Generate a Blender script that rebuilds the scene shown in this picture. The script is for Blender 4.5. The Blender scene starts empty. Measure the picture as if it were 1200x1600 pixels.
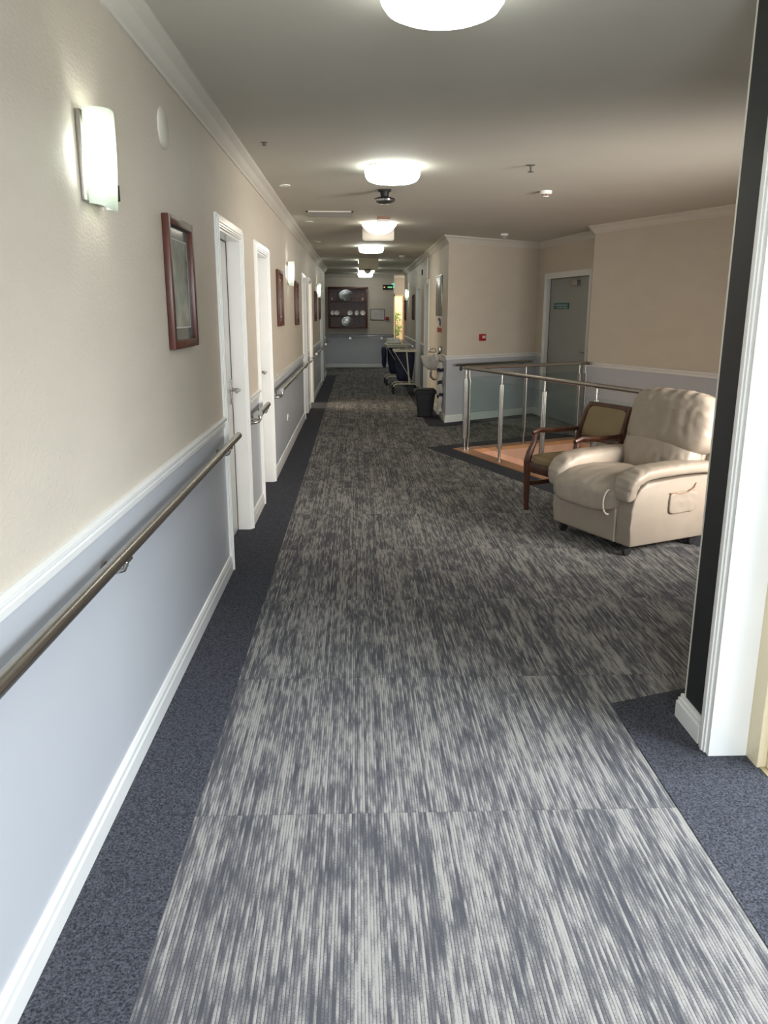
import bpy, bmesh, math, random
from mathutils import Vector, Matrix, noise
random.seed(4)
S = bpy.context.scene
COL = S.collection
PI = math.pi

# ------------------------------------------------------------------ camera
VPX, VPY, FPX, ROLL, EYE = 557.43, 487.17, 1236.04, -0.0061, 1.56
d = Vector(((VPX-600)/FPX, -(VPY-800)/FPX, -1.0)).normalized()
u0 = Vector((math.sin(ROLL), math.cos(ROLL), 0))
up = (u0 - d*u0.dot(d)).normalized()
rt = d.cross(up)
R3 = Matrix((rt, d, up))                       # world = R3 @ cam
cam_data = bpy.data.cameras.new('camera')
cam_data.sensor_fit = 'VERTICAL'; cam_data.sensor_height = 32.0
cam_data.lens = FPX/1600*32.0
cam_data.clip_start = 0.05; cam_data.clip_end = 200
cam = bpy.data.objects.new('camera', cam_data); COL.objects.link(cam)
cam.matrix_world = Matrix.Translation((0, 0, EYE)) @ R3.to_4x4()
S.camera = cam

# ------------------------------------------------------------------ view, world, daylight, added fill lamps
S.view_settings.view_transform = 'Standard'
S.view_settings.look = 'None'
S.view_settings.exposure = 0.55
S.view_settings.gamma = 1.0
S.view_settings.use_curve_mapping = False
W = bpy.data.worlds.new('world'); S.world = W; W.use_nodes = True
bg = W.node_tree.nodes['Background']
bg.inputs[0].default_value = (0.72, 0.86, 1.0, 1); bg.inputs[1].default_value = 0.7

def area(name, loc, aim, sx, sy, power, col, spread=180):
    L = bpy.data.lights.new(name, 'AREA'); L.shape = 'RECTANGLE'; L.size = sx; L.size_y = sy
    L.energy = power; L.color = col; L.spread = math.radians(spread)
    o = bpy.data.objects.new(name, L); COL.objects.link(o); o.location = loc
    o.rotation_euler = (Vector(aim)-Vector(loc)).to_track_quat('-Z', 'Y').to_euler()
    return o
area('daylight_doorway', (3.4, 1.2, 3.2), (0.0, 1.25, 0.1), 2.4, 2.4, 255, (0.86, 0.93, 1.0))
area('daylight_rear_window', (0.25, -2.92, 1.45), (0.25, 3, 1.1), 1.6, 1.5, 120, (0.87, 0.94, 1.0))
area('daylight_lounge_window', (3.75, 3.55, 1.45), (-0.79, 9.4, 1.0), 1.5, 1.0, 46, (1.0, 0.92, 0.84), 80)
area('daylight_side_room', (-2.6, 13.7, 1.5), (-0.8, 13.5, 0.5), 1.2, 1.4, 45, (1.0, 0.86, 0.66))
area('daylight_garden', (1.7, 26.4, 2.3), (1.45, 28, 1.0), 1.4, 0.6, 60, (1.0, 0.88, 0.68))
area('fill_alcove', (2.5, 24.6, 1.7), (1.0, 24.9, 1.3), 1.2, 1.2, 22, (1.0, 0.93, 0.84))  # added fill lamp that brightens the alcove; its side wall has no window
area('fill_lower_storey', (2.2, 4.4, -1.5), (3.0, 9, -0.6), 2.0, 1.6, 45, (1.0, 0.90, 0.80))  # added fill lamp below the floor, brightens the void; no window there

# ------------------------------------------------------------------ materials
def node_mat(name):
    m = bpy.data.materials.new(name); m.use_nodes = True
    nt = m.node_tree
    return m, nt, nt.nodes['Principled BSDF']
def N(nt, t, **kw):
    n = nt.nodes.new(t)
    for k, v in kw.items(): setattr(n, k, v)
    return n
def mat(name, col, rough=0.5, metal=0.0, var=0.06, vscale=6.0, bump=0.0, bscale=80.0, stretch=(1, 1, 1), spec=0.5, coat=0.0):
    m, nt, p = node_mat(name)
    p.inputs['Roughness'].default_value = rough; p.inputs['Metallic'].default_value = metal
    p.inputs['Specular IOR Level'].default_value = spec
    if coat: p.inputs['Coat Weight'].default_value = coat; p.inputs['Coat Roughness'].default_value = 0.15
    tc = N(nt, 'ShaderNodeTexCoord'); mp = N(nt, 'ShaderNodeMapping'); mp.inputs['Scale'].default_value = stretch
    nt.links.new(tc.outputs['Object'], mp.inputs['Vector'])
    ns = N(nt, 'ShaderNodeTexNoise'); ns.inputs['Scale'].default_value = vscale; ns.inputs['Detail'].default_value = 4
    nt.links.new(mp.outputs[0], ns.inputs['Vector'])
    cr = N(nt, 'ShaderNodeValToRGB')
    a = [max(0, c*(1-var)) for c in col]; b = [min(1, c*(1+var)) for c in col]
    cr.color_ramp.elements[0].position = 0.3; cr.color_ramp.elements[1].position = 0.7
    cr.color_ramp.elements[0].color = (*a, 1); cr.color_ramp.elements[1].color = (*b, 1)
    nt.links.new(ns.outputs['Fac'], cr.inputs['Fac']); nt.links.new(cr.outputs[0], p.inputs['Base Color'])
    if bump:
        n2 = N(nt, 'ShaderNodeTexNoise'); n2.inputs['Scale'].default_value = bscale; n2.inputs['Detail'].default_value = 3
        nt.links.new(mp.outputs[0], n2.inputs['Vector'])
        bp = N(nt, 'ShaderNodeBump'); bp.inputs['Strength'].default_value = bump; bp.inputs['Distance'].default_value = 0.01
        nt.links.new(n2.outputs['Fac'], bp.inputs['Height']); nt.links.new(bp.outputs[0], p.inputs['Normal'])
    return m
def lamp_mat(name, col, strength):
    m, nt, p = node_mat(name)
    p.inputs['Base Color'].default_value = (0.85, 0.87, 0.85, 1); p.inputs['Roughness'].default_value = 0.35
    p.inputs['Emission Color'].default_value = (*col, 1); p.inputs['Emission Strength'].default_value = strength
    return m
def glass_mat(name, tint, refl=0.08):
    m = bpy.data.materials.new(name); m.use_nodes = True; nt = m.node_tree; nt.nodes.clear()
    o = N(nt, 'ShaderNodeOutputMaterial'); t = N(nt, 'ShaderNodeBsdfTransparent'); g = N(nt, 'ShaderNodeBsdfGlossy')
    t.inputs[0].default_value = (*tint, 1); g.inputs['Roughness'].default_value = 0.02
    f = N(nt, 'ShaderNodeFresnel'); f.inputs['IOR'].default_value = 1.45
    mx = N(nt, 'ShaderNodeMixShader')
    ge = N(nt, 'ShaderNodeNewGeometry'); iv = N(nt, 'ShaderNodeMath', operation='SUBTRACT'); iv.inputs[0].default_value = 1.0
    nt.links.new(ge.outputs['Backfacing'], iv.inputs[1]); mu = N(nt, 'ShaderNodeMath', operation='MULTIPLY')
    nt.links.new(f.outputs[0], mu.inputs[0]); nt.links.new(iv.outputs[0], mu.inputs[1])
    nt.links.new(mu.outputs[0], mx.inputs[0]); nt.links.new(t.outputs[0], mx.inputs[1]); nt.links.new(g.outputs[0], mx.inputs[2])
    nt.links.new(mx.outputs[0], o.inputs['Surface'])
    return m
def frost_mat(name):              # opal glass: passes the lamp's light diffusely
    m = bpy.data.materials.new(name); m.use_nodes = True; nt = m.node_tree; nt.nodes.clear()
    o = N(nt, 'ShaderNodeOutputMaterial'); t = N(nt, 'ShaderNodeBsdfTranslucent'); g = N(nt, 'ShaderNodeBsdfPrincipled')
    t.inputs[0].default_value = (0.80, 0.86, 0.78, 1); g.inputs['Base Color'].default_value = (0.70, 0.74, 0.70, 1); g.inputs['Roughness'].default_value = 0.25
    mx = N(nt, 'ShaderNodeMixShader'); mx.inputs[0].default_value = 0.5
    nt.links.new(t.outputs[0], mx.inputs[1]); nt.links.new(g.outputs[0], mx.inputs[2]); nt.links.new(mx.outputs[0], o.inputs['Surface'])
    return m
def carpet_mat():
    m, nt, p = node_mat('striated_carpet')
    p.inputs['Roughness'].default_value = 0.95; p.inputs['Specular IOR Level'].default_value = 0.1
    L = nt.links.new
    tc = N(nt, 'ShaderNodeTexCoord'); sp = N(nt, 'ShaderNodeSeparateXYZ'); L(tc.outputs['Object'], sp.inputs[0])
    def M(op, a, b=None, c=None):
        n = N(nt, 'ShaderNodeMath', operation=op)
        for i, v in enumerate((a, b, c)):
            if v is None: continue
            if isinstance(v, (int, float)): n.inputs[i].default_value = v
            else: L(v, n.inputs[i])
        return n.outputs[0]
    def comb(x, y, z):
        n = N(nt, 'ShaderNodeCombineXYZ')
        for i, v in enumerate((x, y, z)):
            if isinstance(v, (int, float)): n.inputs[i].default_value = v
            else: L(v, n.inputs[i])
        return n.outputs[0]
    def noise_(vec, scale, det=2.0, rough=0.5):
        n = N(nt, 'ShaderNodeTexNoise'); n.inputs['Scale'].default_value = scale; n.inputs['Detail'].default_value = det
        n.inputs['Roughness'].default_value = rough; L(vec, n.inputs['Vector']); return n.outputs['Fac']
    X, Y = sp.outputs[0], sp.outputs[1]
    row = M('FLOOR', M('DIVIDE', M('SUBTRACT', Y, 2.2236), 0.9693))
    colm = M('FLOOR', M('DIVIDE', M('ADD', X, 0.526), 0.25))
    wn = N(nt, 'ShaderNodeTexWhiteNoise', noise_dimensions='2D'); L(comb(row, colm, 0), wn.inputs['Vector'])
    tile = wn.outputs['Value']; tz = M('MULTIPLY', tile, 37.0)
    line = M('FLOOR', M('DIVIDE', X, 0.0085))
    block = M('FLOOR', M('DIVIDE', X, 0.062))
    n1 = noise_(comb(M('MULTIPLY', line, 3.71), M('MULTIPLY', Y, 9.0), tz), 1.0, 2.0)       # dashes along each yarn line
    n2 = noise_(comb(M('MULTIPLY', block, 5.3), M('MULTIPLY', Y, 4.0), M('ADD', tz, 9.0)), 1.0, 1.0)   # wider light blocks
    n3 = noise_(comb(M('MULTIPLY', X, 7.0), M('MULTIPLY', Y, 2.2), tz), 1.0, 2.0)
    v = M('ADD', M('MULTIPLY', n1, 1.0), M('ADD', M('MULTIPLY', n2, 0.50), M('MULTIPLY', n3, 0.30)))
    sp2 = noise_(tc.outputs['Object'], 210.0, 2.0, 0.7)
    v = M('ADD', v, M('MULTIPLY', M('SUBTRACT', sp2, 0.5), 0.42))
    gap = M('LESS_THAN', M('FRACT', M('DIVIDE', X, 0.0085)), 0.28)
    wl = N(nt, 'ShaderNodeTexWhiteNoise', noise_dimensions='2D'); L(comb(line, row, 0), wl.inputs['Vector'])
    v = M('ADD', v, M('MULTIPLY', M('SUBTRACT', wl.outputs['Value'], 0.5), 0.22))
    v = M('SUBTRACT', v, M('MULTIPLY', gap, 0.20))
    mr = N(nt, 'ShaderNodeMapRange'); mr.interpolation_type = 'LINEAR'
    mr.inputs['From Min'].default_value = 0.62; mr.inputs['From Max'].default_value = 1.12; L(v, mr.inputs['Value'])
    cr = N(nt, 'ShaderNodeValToRGB'); e = cr.color_ramp.elements
    e[0].position = 0.10; e[0].color = (0.076, 0.077, 0.087, 1)
    e[1].position = 0.88; e[1].color = (0.335, 0.322, 0.30, 1)
    x = e.new(0.46); x.color = (0.150, 0.147, 0.150, 1)
    L(mr.outputs[0], cr.inputs['Fac'])
    # thin seam between plank rows
    seam = M('LESS_THAN', M('FRACT', M('DIVIDE', M('SUBTRACT', Y, 2.2236), 0.9693)), 0.006)
    mx = N(nt, 'ShaderNodeMixRGB'); mx.inputs[2].default_value = (0.05, 0.05, 0.055, 1)
    L(M('MULTIPLY', seam, 0.2), mx.inputs[0]); L(cr.outputs[0], mx.inputs[1]); L(mx.outputs[0], p.inputs['Base Color'])
    bp = N(nt, 'ShaderNodeBump'); bp.inputs['Strength'].default_value = 0.35; bp.inputs['Distance'].default_value = 0.006
    L(sp2, bp.inputs['Height']); L(bp.outputs[0], p.inputs['Normal'])
    return m
def border_mat():
    m, nt, p = node_mat('charcoal_carpet')
    p.inputs['Roughness'].default_value = 0.95; p.inputs['Specular IOR Level'].default_value = 0.1
    tc = N(nt, 'ShaderNodeTexCoord'); n = N(nt, 'ShaderNodeTexNoise'); n.inputs['Scale'].default_value = 170; n.inputs['Detail'].default_value = 3
    n.inputs['Roughness'].default_value = 0.75
    nt.links.new(tc.outputs['Object'], n.inputs['Vector'])
    cr = N(nt, 'ShaderNodeValToRGB'); e = cr.color_ramp.elements
    e[0].position = 0.36; e[0].color = (0.016, 0.0165, 0.020, 1); e[1].position = 0.72; e[1].color = (0.135, 0.14, 0.168, 1)
    nt.links.new(n.outputs['Fac'], cr.inputs['Fac']); nt.links.new(cr.outputs[0], p.inputs['Base Color'])
    bp = N(nt, 'ShaderNodeBump'); bp.inputs['Strength'].default_value = 0.4; bp.inputs['Distance'].default_value = 0.005
    nt.links.new(n.outputs['Fac'], bp.inputs['Height']); nt.links.new(bp.outputs[0], p.inputs['Normal'])
    return m
def wood_mat(name, c1, c2, rough=0.35, scale=(3, 40, 40)):
    m, nt, p = node_mat(name); p.inputs['Roughness'].default_value = rough
    tc = N(nt, 'ShaderNodeTexCoord'); mp = N(nt, 'ShaderNodeMapping'); mp.inputs['Scale'].default_value = scale
    n = N(nt, 'ShaderNodeTexNoise'); n.inputs['Scale'].default_value = 1.0; n.inputs['Detail'].default_value = 5
    cr = N(nt, 'ShaderNodeValToRGB'); cr.color_ramp.elements[0].position = 0.3; cr.color_ramp.elements[1].position = 0.7
    cr.color_ramp.elements[0].color = (*c1, 1); cr.color_ramp.elements[1].color = (*c2, 1)
    nt.links.new(tc.outputs['Object'], mp.inputs[0]); nt.links.new(mp.outputs[0], n.inputs['Vector'])
    nt.links.new(n.outputs['Fac'], cr.inputs[0]); nt.links.new(cr.outputs[0], p.inputs['Base Color'])
    return m
def print_mat(name, seed):        # muted botanical print behind glass
    m, nt, p = node_mat(name); p.inputs['Roughness'].default_value = 0.12
    tc = N(nt, 'ShaderNodeTexCoord'); n = N(nt, 'ShaderNodeTexNoise', noise_dimensions='4D'); n.inputs['W'].default_value = seed
    n.inputs['Scale'].default_value = 6; n.inputs['Detail'].default_value = 5
    nt.links.new(tc.outputs['Object'], n.inputs['Vector'])
    cr = N(nt, 'ShaderNodeValToRGB'); e = cr.color_ramp.elements
    e[0].position = 0.32; e[0].color = (0.10, 0.13, 0.12, 1); e[1].position = 0.66; e[1].color = (0.46, 0.47, 0.42, 1)
    x = e.new(0.5); x.color = (0.25, 0.29, 0.26, 1)
    nt.links.new(n.outputs['Fac'], cr.inputs[0]); nt.links.new(cr.outputs[0], p.inputs['Base Color'])
    return m

MT = dict(
    cream=mat('cream_wallpaper', (0.625, 0.56, 0.465), 0.5, var=0.025, vscale=3, bump=0.22, bscale=48, stretch=(1, 1, 2.2)),
    blue=mat('blue_grey_paint', (0.51, 0.53, 0.562), 0.33, var=0.02, vscale=2, bump=0.03, bscale=30),
    ceil=mat('ceiling_paint', (0.60, 0.575, 0.505), 0.75, var=0.02, vscale=2),
    white=mat('white_gloss_paint', (0.80, 0.80, 0.775), 0.22, var=0.02, vscale=5),
    cornice=mat('cornice_paint', (0.68, 0.645, 0.57), 0.55, var=0.02, vscale=5),
    creamtrim=mat('cream_frame_paint', (0.78, 0.68, 0.47), 0.4, var=0.03),
    doorgrey=mat('grey_door_paint', (0.33, 0.35, 0.33), 0.4, var=0.03),
    black=mat('black_panel', (0.012, 0.013, 0.015), 0.5, var=0.1),
    plastic_black=mat('black_plastic', (0.011, 0.012, 0.014), 0.5, var=0.15, spec=0.3),
    rubber=mat('black_rubber', (0.012, 0.012, 0.012), 0.6),
    steel=mat('brushed_steel', (0.44, 0.42, 0.39), 0.27, 1.0, var=0.05, vscale=30, stretch=(1, 1, 12)),
    chrome=mat('chrome', (0.7, 0.7, 0.69), 0.12, 1.0, var=0.02),
    leather=mat('taupe_leather', (0.335, 0.285, 0.232), 0.44, var=0.05, vscale=8, bump=0.12, bscale=190),
    leather_pale=mat('pale_piping_leather', (0.55, 0.48, 0.39), 0.4, var=0.04),
    walnut=wood_mat('dark_walnut', (0.035, 0.013, 0.008), (0.085, 0.032, 0.018), 0.3, (25, 25, 4)),
    mahog=wood_mat('mahogany', (0.05, 0.013, 0.008), (0.12, 0.034, 0.019), 0.35, (12, 12, 3)),
    olive=mat('olive_vinyl', (0.205, 0.148, 0.068), 0.42, var=0.06, bump=0.06, bscale=120),
    oak=wood_mat('oak_nosing', (0.40, 0.19, 0.09), (0.56, 0.29, 0.15), 0.35, (6, 6, 20)),
    peach=wood_mat('peach_fascia', (0.58, 0.32, 0.22), (0.68, 0.40, 0.29), 0.5, (8, 8, 2)),
    tan=mat('tan_threshold', (0.42, 0.34, 0.20), 0.4),
    navy=mat('navy_bag_fabric', (0.012, 0.016, 0.05), 0.7, var=0.3, bump=0.3, bscale=25),
    enamel=mat('cream_enamel', (0.66, 0.62, 0.51), 0.35),
    ceramic=mat('white_ceramic', (0.74, 0.72, 0.68), 0.12, coat=0.5),
    linen=mat('white_linen', (0.72, 0.70, 0.66), 0.9, bump=0.4, bscale=30),
    red=mat('red_plastic', (0.36, 0.012, 0.015), 0.4),
    teal=mat('teal_sign', (0.015, 0.12, 0.14), 0.4),
    signtext=mat('pale_sign_print', (0.45, 0.55, 0.55), 0.5),
    paper=mat('paper', (0.62, 0.60, 0.57), 0.7),
    ink=mat('purple_grey_ink', (0.10, 0.085, 0.14), 0.7),
    mirror=mat('grey_mirror', (0.36, 0.355, 0.33), 0.25, 0.6),
    silver=mat('silver_plate', (0.42, 0.43, 0.43), 0.22, 1.0, bump=0.35, bscale=40),
    terracotta=mat('cream_garden_wall', (0.72, 0.58, 0.38), 0.9, var=0.2, vscale=5),
    leaf=mat('leaf_green', (0.10, 0.19, 0.05), 0.6, var=0.3, vscale=15),
    beige=mat('beige_sign_case', (0.62, 0.58, 0.42), 0.5),
    vent=mat('vent_grey', (0.42, 0.40, 0.36), 0.5),
    darkvent=mat('vent_shade_dark_steel', (0.10, 0.095, 0.085), 0.7),  # shade behind the grille slats as colour; on sprinklers their own dark steel
    brown=mat('brown_plaque', (0.25, 0.14, 0.08), 0.5),
    mat_board=mat('grey_green_mount', (0.13, 0.165, 0.155), 0.12),
    carpet=carpet_mat(), border=border_mat(),
    glass=glass_mat('balustrade_glass', (0.90, 0.94, 0.93)),
    clear=glass_mat('clear_glass', (0.93, 0.95, 0.94)),
    dome=lamp_mat('cool_dome_glow', (0.95, 1.0, 0.93), 8.0),
    domewarm=lamp_mat('warm_dome_glow', (1.0, 0.92, 0.78), 8.5),
    sconce=frost_mat('frosted_sconce_glass'),
    sconcebulb=lamp_mat('sconce_lamp_glow', (0.98, 1.0, 0.93), 55.0),
    spot=lamp_mat('downlight_glow', (1.0, 0.93, 0.8), 2.0),
    ledred=lamp_mat('led_red', (1.0, 0.12, 0.05), 0.9),
    ledgreen=lamp_mat('led_green', (0.15, 0.9, 0.2), 0.5),
    exitgreen=lamp_mat('exit_teal_glow', (0.03, 0.42, 0.33), 0.8),
)

# ------------------------------------------------------------------ mesh helpers
class MB:
    def __init__(self, xf=None):
        self.b = bmesh.new(); self.xf = xf or Matrix.Identity(4); self.idx = 0
    def _add(self, verts, faces, smooth=False):
        vs = [self.b.verts.new(self.xf @ Vector(v)) for v in verts]
        for f in faces:
            try:
                fc = self.b.faces.new([vs[i] for i in f]); fc.material_index = self.idx; fc.smooth = smooth
            except ValueError: pass
        return self
    def box(self, x0, x1, y0, y1, z0, z1, bev=0.0, seg=2):
        t = bmesh.new()
        vs = [t.verts.new((x, y, z)) for x in (x0, x1) for y in (y0, y1) for z in (z0, z1)]
        for f in ((0, 1, 3, 2), (4, 6, 7, 5), (0, 4, 5, 1), (2, 3, 7, 6), (0, 2, 6, 4), (1, 5, 7, 3)): t.faces.new([vs[i] for i in f])
        if bev:
            bmesh.ops.bevel(t, geom=t.edges[:], offset=bev, segments=seg, profile=0.5, affect='EDGES', clamp_overlap=True)
        return self.merge(t, bev > 0)
    def merge(self, t, smooth=False):
        t.verts.index_update()
        V = [v.co.copy() for v in t.verts]; F = [[v.index for v in f.verts] for f in t.faces]
        t.free(); return self._add(V, F, smooth)
    def prism(self, poly, z0, z1, axis='z'):
        n = len(poly)
        def P(a, b, c): return {'z': (a, b, c), 'y': (a, c, b), 'x': (c, a, b)}[axis]
        V = [P(a, b, z0) for a, b in poly]+[P(a, b, z1) for a, b in poly]
        F = [list(range(n))[::-1], list(range(n, 2*n))]+[[i, (i+1) % n, n+(i+1) % n, n+i] for i in range(n)]
        return self._add(V, F)
    def tube(self, pts, r, seg=12, cap=True, rs=None, flat=1.0):
        pts = [Vector(p) for p in pts]; n = len(pts); V = []; F = []
        nrm = None
        for i, p in enumerate(pts):
            tdir = (pts[min(i+1, n-1)]-pts[max(i-1, 0)]).normalized()
            if nrm is None:
                nrm = tdir.orthogonal().normalized()
            else:
                nrm = (nrm - tdir*nrm.dot(tdir)).normalized()
            bn = tdir.cross(nrm); rr = rs[i] if rs else r
            for k in range(seg):
                a = 2*PI*k/seg; V.append(p + nrm*math.cos(a)*rr + bn*math.sin(a)*rr*flat)
        for i in range(n-1):
            for k in range(seg): F.append([i*seg+k, i*seg+(k+1) % seg, (i+1)*seg+(k+1) % seg, (i+1)*seg+k])
        if cap: F.append(list(range(seg))[::-1]); F.append([(n-1)*seg+k for k in range(seg)])
        return self._add(V, F, True)
    def lathe(self, prof, c=(0, 0, 0), seg=32, sx=1, sy=1, axis='z'):
        V = []; F = []
        for r, h in prof:
            for k in range(seg):
                a = 2*PI*k/seg; x, y = r*math.cos(a)*sx, r*math.sin(a)*sy
                q = {'z': (x, y, h), 'y': (x, h, y), 'x': (h, x, y)}[axis]
                V.append(Vector(q)+Vector(c))
        n = len(prof)
        for i in range(n-1):
            for k in range(seg): F.append([i*seg+k, i*seg+(k+1) % seg, (i+1)*seg+(k+1) % seg, (i+1)*seg+k])
        if prof[0][0] > 1e-6: F.append(list(range(seg))[::-1])
        if prof[-1][0] > 1e-6: F.append([(n-1)*seg+k for k in range(seg)])
        return self._add(V, F, True)
    def pillow(self, c, hx, hy, hz, e=4.0, n=22, fn=None, rot=None):
        """superellipsoid cushion; fn(p in unit cube, world-ish vector) may displace"""
        t = bmesh.new(); bmesh.ops.create_cube(t, size=2)
        bmesh.ops.subdivide_edges(t, edges=t.edges[:], cuts=n, use_grid_fill=True)
        for v in t.verts:
            p = v.co.copy(); q = (abs(p.x)**e+abs(p.y)**e+abs(p.z)**e)**(1/e); p = p/q
            w = Vector((p.x*hx, p.y*hy, p.z*hz))
            if fn: w = fn(p, w)
            if rot: w = rot @ w
            v.co = w+Vector(c)
        return self.merge(t, True)
    def sweep(self, path, prof, closed=False):
        """profile (offset to the left of travel, z) swept along a 2-D polyline with mitred corners"""
        P = [Vector((x, y)) for x, y in path]; n = len(P); m = len(prof); V = []
        for i in range(n):
            if i == 0: t = (P[1]-P[0]).normalized(); nn = Vector((-t.y, t.x))
            elif i == n-1: t = (P[-1]-P[-2]).normalized(); nn = Vector((-t.y, t.x))
            else:
                a = (P[i]-P[i-1]).normalized(); b = (P[i+1]-P[i]).normalized()
                na = Vector((-a.y, a.x)); nb = Vector((-b.y, b.x)); s = na+nb
                nn = s/max(0.3, (1+na.dot(nb)))
            for o, z in prof: V.append((P[i].x+nn.x*o, P[i].y+nn.y*o, z))
        F = []
        for i in range(n-1):
            for k in range(m): F.append([i*m+k, i*m+(k+1) % m, (i+1)*m+(k+1) % m, (i+1)*m+k])
        F.append(list(range(m))); F.append([(n-1)*m+k for k in range(m)][::-1])
        return self._add(V, F)
    def build(self, name, mats, parent=None, label=None):
        bmesh.ops.recalc_face_normals(self.b, faces=self.b.faces[:])
        me = bpy.data.meshes.new(name); self.b.to_mesh(me); self.b.free()
        for m in (mats if isinstance(mats, (list, tuple)) else [mats]): me.materials.append(MT[m] if isinstance(m, str) else m)
        o = bpy.data.objects.new(name, me); COL.objects.link(o)
        if parent: o.parent = parent
        if label: o['label'] = label
        return o
def smooth_angle(o, ang=40):
    me = o.data
    me.set_sharp_from_angle(angle=math.radians(ang))
def tag(o, label, cat, group=None, kind=None):
    o['label'] = label; o['category'] = cat
    if group: o['group'] = group
    if kind: o['kind'] = kind
    return o
def thing(name, label, cat, loc=(0, 0, 0), rz=0.0, group=None):
    o = bpy.data.objects.new(name, None); COL.objects.link(o); o.empty_display_size = 0.1
    o.location = loc; o.rotation_euler = (0, 0, rz)
    return tag(o, label, cat, group)
def struct(name, mb, mats, label=None, cat=None):
    o = mb.build(name, mats); o['kind'] = 'structure'
    if label: o['label'] = label
    if cat: o['category'] = cat
    return o
def dup(root, loc, rz=None, label=None):
    r = root.copy(); COL.objects.link(r); r.location = loc
    if rz is not None: r.rotation_euler = (0, 0, rz)
    if label: r['label'] = label
    for ch in list(root.children):
        c = ch.copy(); COL.objects.link(c); c.parent = r
        for g in list(ch.children):
            e = g.copy(); COL.objects.link(e); e.parent = c
    return r
def facing(nx, ny):              # rotation so local +Y is the wall normal into the room, local +X to its right-hand axis
    return math.atan2(-nx, ny)
RZ_LEFT, RZ_RIGHT, RZ_FAR = facing(1, 0), facing(-1, 0), facing(0, -1)

# ------------------------------------------------------------------ plan
XL, XR, H, DADO = -0.79, 1.275, 2.575, 0.915
YEND_L, YEND_R, YFAR = 20.3, 21.8, 23.2
A, B, D_, C_ = Vector((1.275, 11.42)), Vector((2.78, 12.5)), Vector((3.09, 10.62)), Vector((2.9, 10.05))
RWD = Vector((0.376, -0.927)); RWE = C_+RWD*7.6
HO, HB, HG, HF = Vector((1.119, 9.138)), C_.copy(), C_+RWD*4.7, Vector((2.715, 4.82))   # the stair void
def off(poly, dist):
    n = len(poly); out = []
    cen = sum(poly, Vector((0, 0)))/n
    for i in range(n):
        p0, p1, p2 = poly[i-1], poly[i], poly[(i+1) % n]
        a = (p1-p0).normalized(); b = (p2-p1).normalized()
        na = Vector((-a.y, a.x)); nb = Vector((-b.y, b.x))
        if na.dot(cen-p1) < 0: na = -na
        if nb.dot(cen-p1) < 0: nb = -nb
        s = (na+nb)/(1+na.dot(nb)); out.append(p1+s*dist)
    return out
VOID = [HO, HB, HG, HF]
VIN = off(VOID, 0.17)

def plate_with_hole(outer, hole, z):
    t = bmesh.new()
    vo = [t.verts.new((p[0], p[1], z)) for p in outer]; vh = [t.verts.new((p[0], p[1], z)) for p in hole]
    ed = [t.edges.new((vo[i], vo[(i+1) % len(vo)])) for i in range(len(vo))]+[t.edges.new((vh[i], vh[(i+1) % len(vh)])) for i in range(len(vh))]
    bmesh.ops.triangle_fill(t, use_beauty=True, edges=ed)
    return t

# ---- floor
fm = MB()
OUT = [(-3.2, -3.1), (6.6, -3.1), (6.6, 28.5), (-3.2, 28.5)]
fm.merge(plate_with_hole(OUT, VOID, 0.0)); fm.merge(plate_with_hole(OUT, VOID, -0.3))
fl = struct('floor', fm, 'carpet')
# dark border strips (2 mm proud)
def strip(poly, name='floor_border', m='border', z=0.003):
    b = MB(); b.prism([(p[0], p[1]) for p in poly], 0.0005, z); return struct(name, b, m)
strip([(XL-0.11, -3), (-0.526, -3), (-0.526, YEND_L), (XL-0.11, YEND_L)])
strip([(1.023, -3), (1.45, -3), (1.45, 3.06), (1.38, 3.045), (1.033, 2.925)])
strip([(1.38, 3.045), (1.45, 2.82), (5.6, 3.95), (5.6, 4.5)])
VB = off(VOID, -0.24)
strip([VB[0], HO, HB, C_+Vector((-.3, .32))])
strip([VB[0], HO, HF, VB[3]])
strip([(1.0, 11.05), (XR, 11.42), (XR, 21.8), (1.03, 21.8)])
strip([(1.0, 11.05), (1.2, 11.0), (2.95, 12.3), B, A])
strip([(XL, 22.96), (1.05, 22.96), (1.05, YFAR), (XL, YFAR)])

# ---- oak nosing and void fascia
nb_ = MB()
for i in range(4):
    if i == 1: continue
    p, q, r, s = VOID[i], VOID[(i+1) % 4], VIN[(i+1) % 4], VIN[i]
    nb_.prism([p, q, r, s], -0.03, 0.012)
struct('trim_nosing', nb_, 'oak')
fb = MB()
for i in range(4):
    p, q = VIN[i], VIN[(i+1) % 4]; o2 = off(VIN, -0.03)
    fb.prism([p, q, o2[(i+1) % 4], o2[i]], -0.9, -0.031)
struct('trim_fascia', fb, 'peach')
lf = MB(); lf.box(0.2, 6.4, 2.6, 11.4, -3.05, -2.95); struct('floor_lower', lf, 'peach')
lw = MB()
lw.box(0.2, 6.4, 11.3, 11.4, -2.95, -0.32); lw.box(0.2, 6.4, 2.6, 2.7, -2.95, -0.32); lw.box(0.1, 0.2, 2.6, 11.4, -2.95, -0.32); lw.box(6.4, 6.5, 2.6, 11.4, -2.95, -0.32)
struct('wall_lower', lw, 'cream')

# ---- ceiling
cb = MB(); cb.prism([(-3.2, -3.1), (1.42, -3.1), (1.42, 2.72), (6.6, 2.72), (6.6, 28.5), (-3.2, 28.5)], H, H+0.1); struct('ceiling', cb, 'ceil')

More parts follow.
